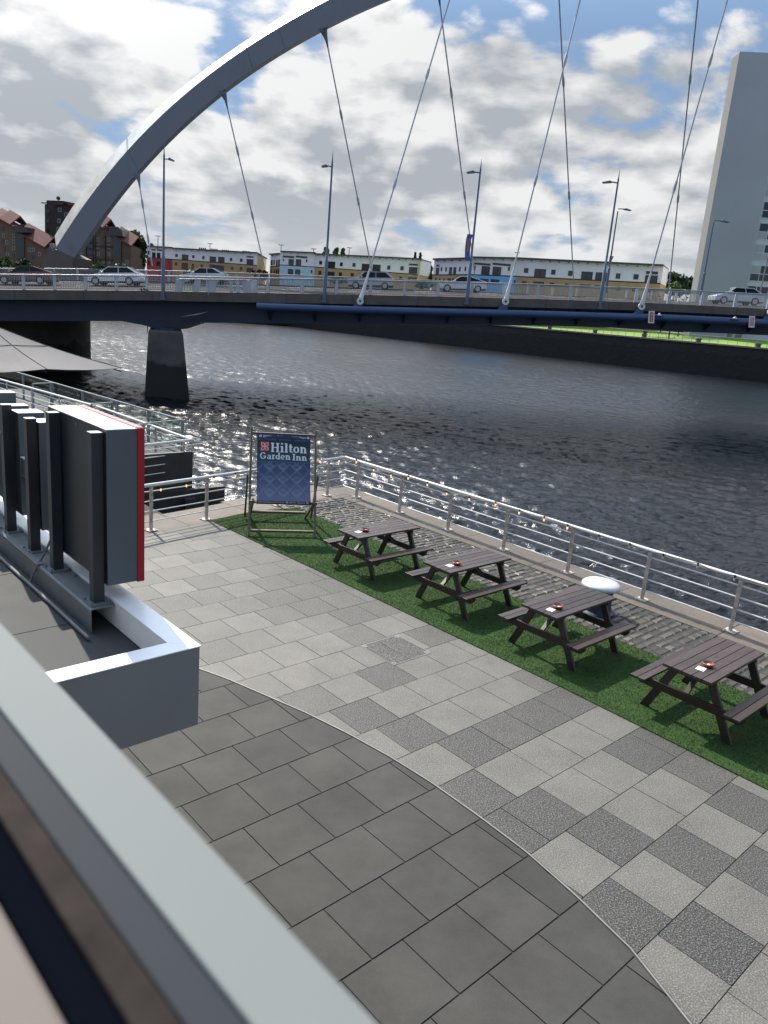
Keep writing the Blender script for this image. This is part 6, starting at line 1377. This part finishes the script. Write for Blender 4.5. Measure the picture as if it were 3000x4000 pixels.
tree(2612, 2678, 1107, 1150, 150, m_l3, 'bright green small tree in front of the dark rounded tree', 900, 8, .4, 6, ground=4.5)
tree(1663, 1690, 1015, 1100, 300, m_l2, 'dark tree in the gap between the middle and right-hand flats', 900, 9, .8, 6)
tree(1665, 1695, 1068, 1100, 280, m_l1, 'low green tree below the dark tree in the gap between the flats', 400, 10, .6, 5)
for i, (x0, x1, yt, yb, tx) in enumerate(((1260, 1284, 962, 995, 'leftmost'), (1303, 1324, 964, 998, 'middle'), (1331, 1346, 967, 998, 'rightmost'))):
    tree(x0-3, x1+3, yt, yb+14, 330, m_l1, tx+' of three wind-bent treetops over the middle row of flats', 420, 20+i, .8, 7, cone=.35)
for i, (x0, x1, yt, yb, tx) in enumerate(((1617, 1628, 982, 1014, 'left'), (1635, 1648, 984, 1016, 'right'))): tree(x0, x1, yt, yb, 330, m_l2, tx+' one of two spindly treetops at the right end of the middle flats', 130, 30+i, .7, 5, cone=.7)
for i, (x0, x1, yt, yb, Y, m, tx) in enumerate(((-30, 22, 1000, 1052, 210, m_l2, 'dark bush at the left edge of the photo behind the far parapet'), (12, 62, 1003, 1052, 208, m_l1, 'green bush before the left brick flats'), (55, 110, 1012, 1052, 210, m_l2, 'dark bush beside the arch foundation'), (95, 140, 1020, 1055, 211, m_l2, 'low dark bush touching the arch foundation'),
        (362, 420, 1034, 1056, 206, m_l1, 'low green bush under the right brick flats'), (446, 508, 1031, 1058, 206, m_l4, 'olive bush in front of the broad green tree'), (290, 365, 1040, 1056, 206, m_l2, 'dark low hedge right of the arch foundation'),
        (700, 815, 1050, 1078, 208, m_l4, 'olive shrub in front of the left-hand flats'), (975, 1060, 1056, 1085, 208, m_l1, 'green shrub with red flowers behind the far parapet'), (1270, 1380, 1083, 1100, 208, m_l1, 'green hedge behind the middle of the bridge'), (1600, 1700, 1095, 1118, 190, m_l1, 'green hedge left of the silvery white saloon'))):
    tree(x0, x1, yt, yb+8, Y, m, tx, 420, 40+i, .5, 5, name='bush', cat='bush', trunk=False)
rg_ = random.Random(2); q = MB()
for k in range(40): c = at(rg_.uniform(985, 1035), rg_.uniform(1056, 1066), 205.5); u_ = Vector((rg_.uniform(-1, 1), 0, rg_.uniform(-1, 1))).normalized()*.3; q.add([c-u_, c+Vector((u_.z, 0, -u_.x))*.6, c+u_, c-Vector((u_.z, 0, -u_.x))*.6], [(0, 1, 2, 3)])
build('red_flowers', q, m_wred, label='red flower clusters on the green shrub behind the far parapet', cat='flowers', org=at(1010, 1060, 205.5))
# thin far masts behind the roofs
for i, (x, y, y2) in enumerate(((132, 905, 935), (617, 922, 960), (820, 952, 975), (1097, 957, 985), (1363, 968, 1000), (1225, 972, 985), (2018, 987, 1008), (819, 950, 976))[:7]):
    b = at(x, y2, 340); t_z = at(x, y, 340).z; t = thing('far_lamp_mast', 'thin distant lamp mast above the roofs, number '+str(i+1) if False else ['thin distant mast above the left brick flats', 'thin distant mast over the broad green tree', 'thin distant mast over the left-hand flats', 'thin distant mast between the left and middle flats', 'thin distant mast over the centre of the middle flats', 'thin distant flue above the pale blue front', 'thin distant aerial over the sky blue front'][i], 'mast', (b.x, 340, GZ))
    q = MB(); q.tube([(b.x, 340, GZ), (b.x, 340, t_z)], .14, 6); build('pole', q, m_rf, t); q = MB(); q.bar((b.x-1.1, 340, t_z), (b.x+1.1, 340, t_z), .3, .25); build('lamp_head', q, m_rf, t)
# small chimneys on the left-hand row
for i, (x, y) in enumerate(((790, 973), (835, 977), (880, 981), (960, 985))):
    p = at(x, y, 292); t = thing('roof_cowls', ['row of small roof cowls nearest the red end block', 'second set of small roof cowls on the left-hand flats', 'third set of small roof cowls on the left-hand flats', 'low roof cowls nearest the gable of the left-hand flats'][i], 'roof cowl', p); q = MB()
    for k in range(4): q.box(p.x-1.2+k*.7, p.x-.8+k*.7, p.y, p.y+.5, p.z-2.2, p.z+.5)
    q.box(p.x-1.4, p.x+1.7, p.y-.1, p.y+.6, p.z-2.2, p.z-.1); build('cowls', q, m_rf, t)
# ------------------------------------------------------------------ far quay rail, quay blocks, lawn trees
def bankp(px, off, z):
    # point on the bank line offset inland, seen at a photo column
    d = M3 @ np.array([(px-1500)/FPX, (1300-2000)/FPX, 1.]); k = d[0]/d[1]
    R_ = ring(off*sgn, 0); best = None
    for a, b in zip(R_, R_[1:]):
        dx, dy = b.x-a.x, b.y-a.y; den = dx-k*dy
        if abs(den) < 1e-6: continue
        t = (k*a.y-a.x)/den
        if 0 <= t <= 1 and a.y+dy*t > 0: return Vector((a.x+dx*t, a.y+dy*t, z))
    return Vector((k*180, 180, z))
fr = thing('far_quay_railing', 'pale hooped railing along the top of the far quay before the lawn', 'railing', bankp(2500, 1.3, QZ))
pxs = [2070, 2095, 2122, 2150, 2190, 2215, 2245, 2270, 2300, 2330, 2357, 2390, 2415, 2445, 2478, 2510, 2540, 2574, 2605, 2638, 2670, 2706, 2740, 2776, 2812, 2850, 2888, 2927, 2966, 3006]
q = MB(); P_ = [bankp(x, 1.3, QZ+1.45) for x in range(1900, 3100, 40)]; q.tube(P_, .05, 6); build('top_rail', q, m_railg, fr)
for x in pxs: b = bankp(x, 1.3, QZ); q = MB(); q.tube([b, b+Vector((0, 0, 1.3)), b+Vector((.12, 0, 1.43))], .05, 6); build('post', q, m_railg, fr)
q = MB(); [q.tube([bankp(x, 1.3, z) for x in range(2620, 2860, 40)], .03, 5) for z in (QZ+.5, QZ+.8, QZ+1.1)]; build('mid_bars', q, m_railg, fr)
for i, (x, y) in enumerate(((240, 128), (537, 155), (860, 185), (1217, 215), (1610, 250))):
    b = bankp(2000+x/1.659, .6, QZ); lab = ['farthest of the dark quay blocks on the opposite bank, near the bridge shadow', 'dark quay block on the opposite bank, second from the left', 'dark quay block under the small branching lawn tree', 'dark quay block right of the lawn tree shadows', 'nearest dark quay block on the opposite bank at the right edge'][i]
    t = thing('quay_block', lab, 'mooring post', b); q = MB(); q.box(b.x-.45, b.x+.45, b.y-.4, b.y+.4, b.z, b.z+.55); q.box(b.x-.6, b.x+.6, b.y-.5, b.y+.5, b.z+.56, b.z+.75); build('block', q, m_conc, t)
for i, (x, yb, yt, off) in enumerate(((2520, 1303, 1240, 9), (2580, 1288, 1250, 22), (2650, 1308, 1240, 16), (2720, 1296, 1240, 26))):
    b = bankp(x, off, QZ+.4); t = thing('lawn_tree', ['small many-stemmed tree on the lawn under the red navigation board', 'slender tree trunk on the lawn between two shadows', 'straight young tree on the lawn casting long shadow', 'young tree on the lawn nearest the concrete frame'][i], 'tree', b); q = MB()
    if i == 0:
        for dx in (-1.6, -.8, 0, .8, 1.6): q.tube([b, b+Vector((dx*.5, 0, 1.6)), b+Vector((dx*1.3, .2*dx, 4.0))], [.16, .09, .04], 6)
    else: q.tube([b, b+Vector((0, 0, 4.5))], [.2, .12], 7)
    build('trunk', q, m_bark, t, smooth=True)
    q = MB(); rg_ = random.Random(i+70)
    for k in range(700):
        v_ = Vector((rg_.gauss(0, 1.7), rg_.gauss(0, 1.7), rg_.gauss(0, 1.1))); c = b+Vector((0, 0, 6.2))+v_; a_ = Vector((rg_.uniform(-1, 1), rg_.uniform(-1, 1), rg_.uniform(-1, 1))).normalized()*.35; d_ = a_.cross(Vector((1, .3, .2))).normalized()*.25
        q.add([c-a_, c+d_, c+a_, c-d_], [(0, 1, 2, 3)], 0, rg_.random())
    build('crown', q, m_l1, t)
cf = thing('concrete_frame', 'pale concrete frame and low wall on the lawn under the bridge', 'structure frame', bankp(2820, 24, QZ+1.5)); q = MB()
for x in (2765, 2802, 2852, 2885): b = bankp(x, 24, QZ+1.2); q.box(b.x-.6, b.x+.6, b.y-.6, b.y+.6, b.z-.4, b.z+5)
build('posts', q, m_farc, cf); q = MB(); a, b = bankp(2760, 24, QZ+2.2), bankp(2890, 24, QZ+2.2); q.bar(a, b, .5, 1.2); build('low_wall', q, m_panel, cf)
# dark skip of land behind everything on the far bank keeps its own far woods
q = MB(); rg_ = random.Random(99)
for k in range(5000):
    x = rg_.uniform(-420, 420); y = 430+rg_.uniform(-20, 20); z = GZ+abs(rg_.gauss(0, 2.2))+1
    u_ = Vector((rg_.uniform(-1, 1), rg_.uniform(-1, 1), rg_.uniform(-1, 1))).normalized()*1.5; v_ = u_.cross(Vector((0, 1, .3))).normalized()*1.1; c = Vector((x, y, z)); q.add([c-u_, c+v_, c+u_, c-v_], [(0, 1, 2, 3)], 0, rg_.random())
build('far_woods', q, m_l2, kind='stuff', label='distant line of dark woods behind the flats', cat='woods')
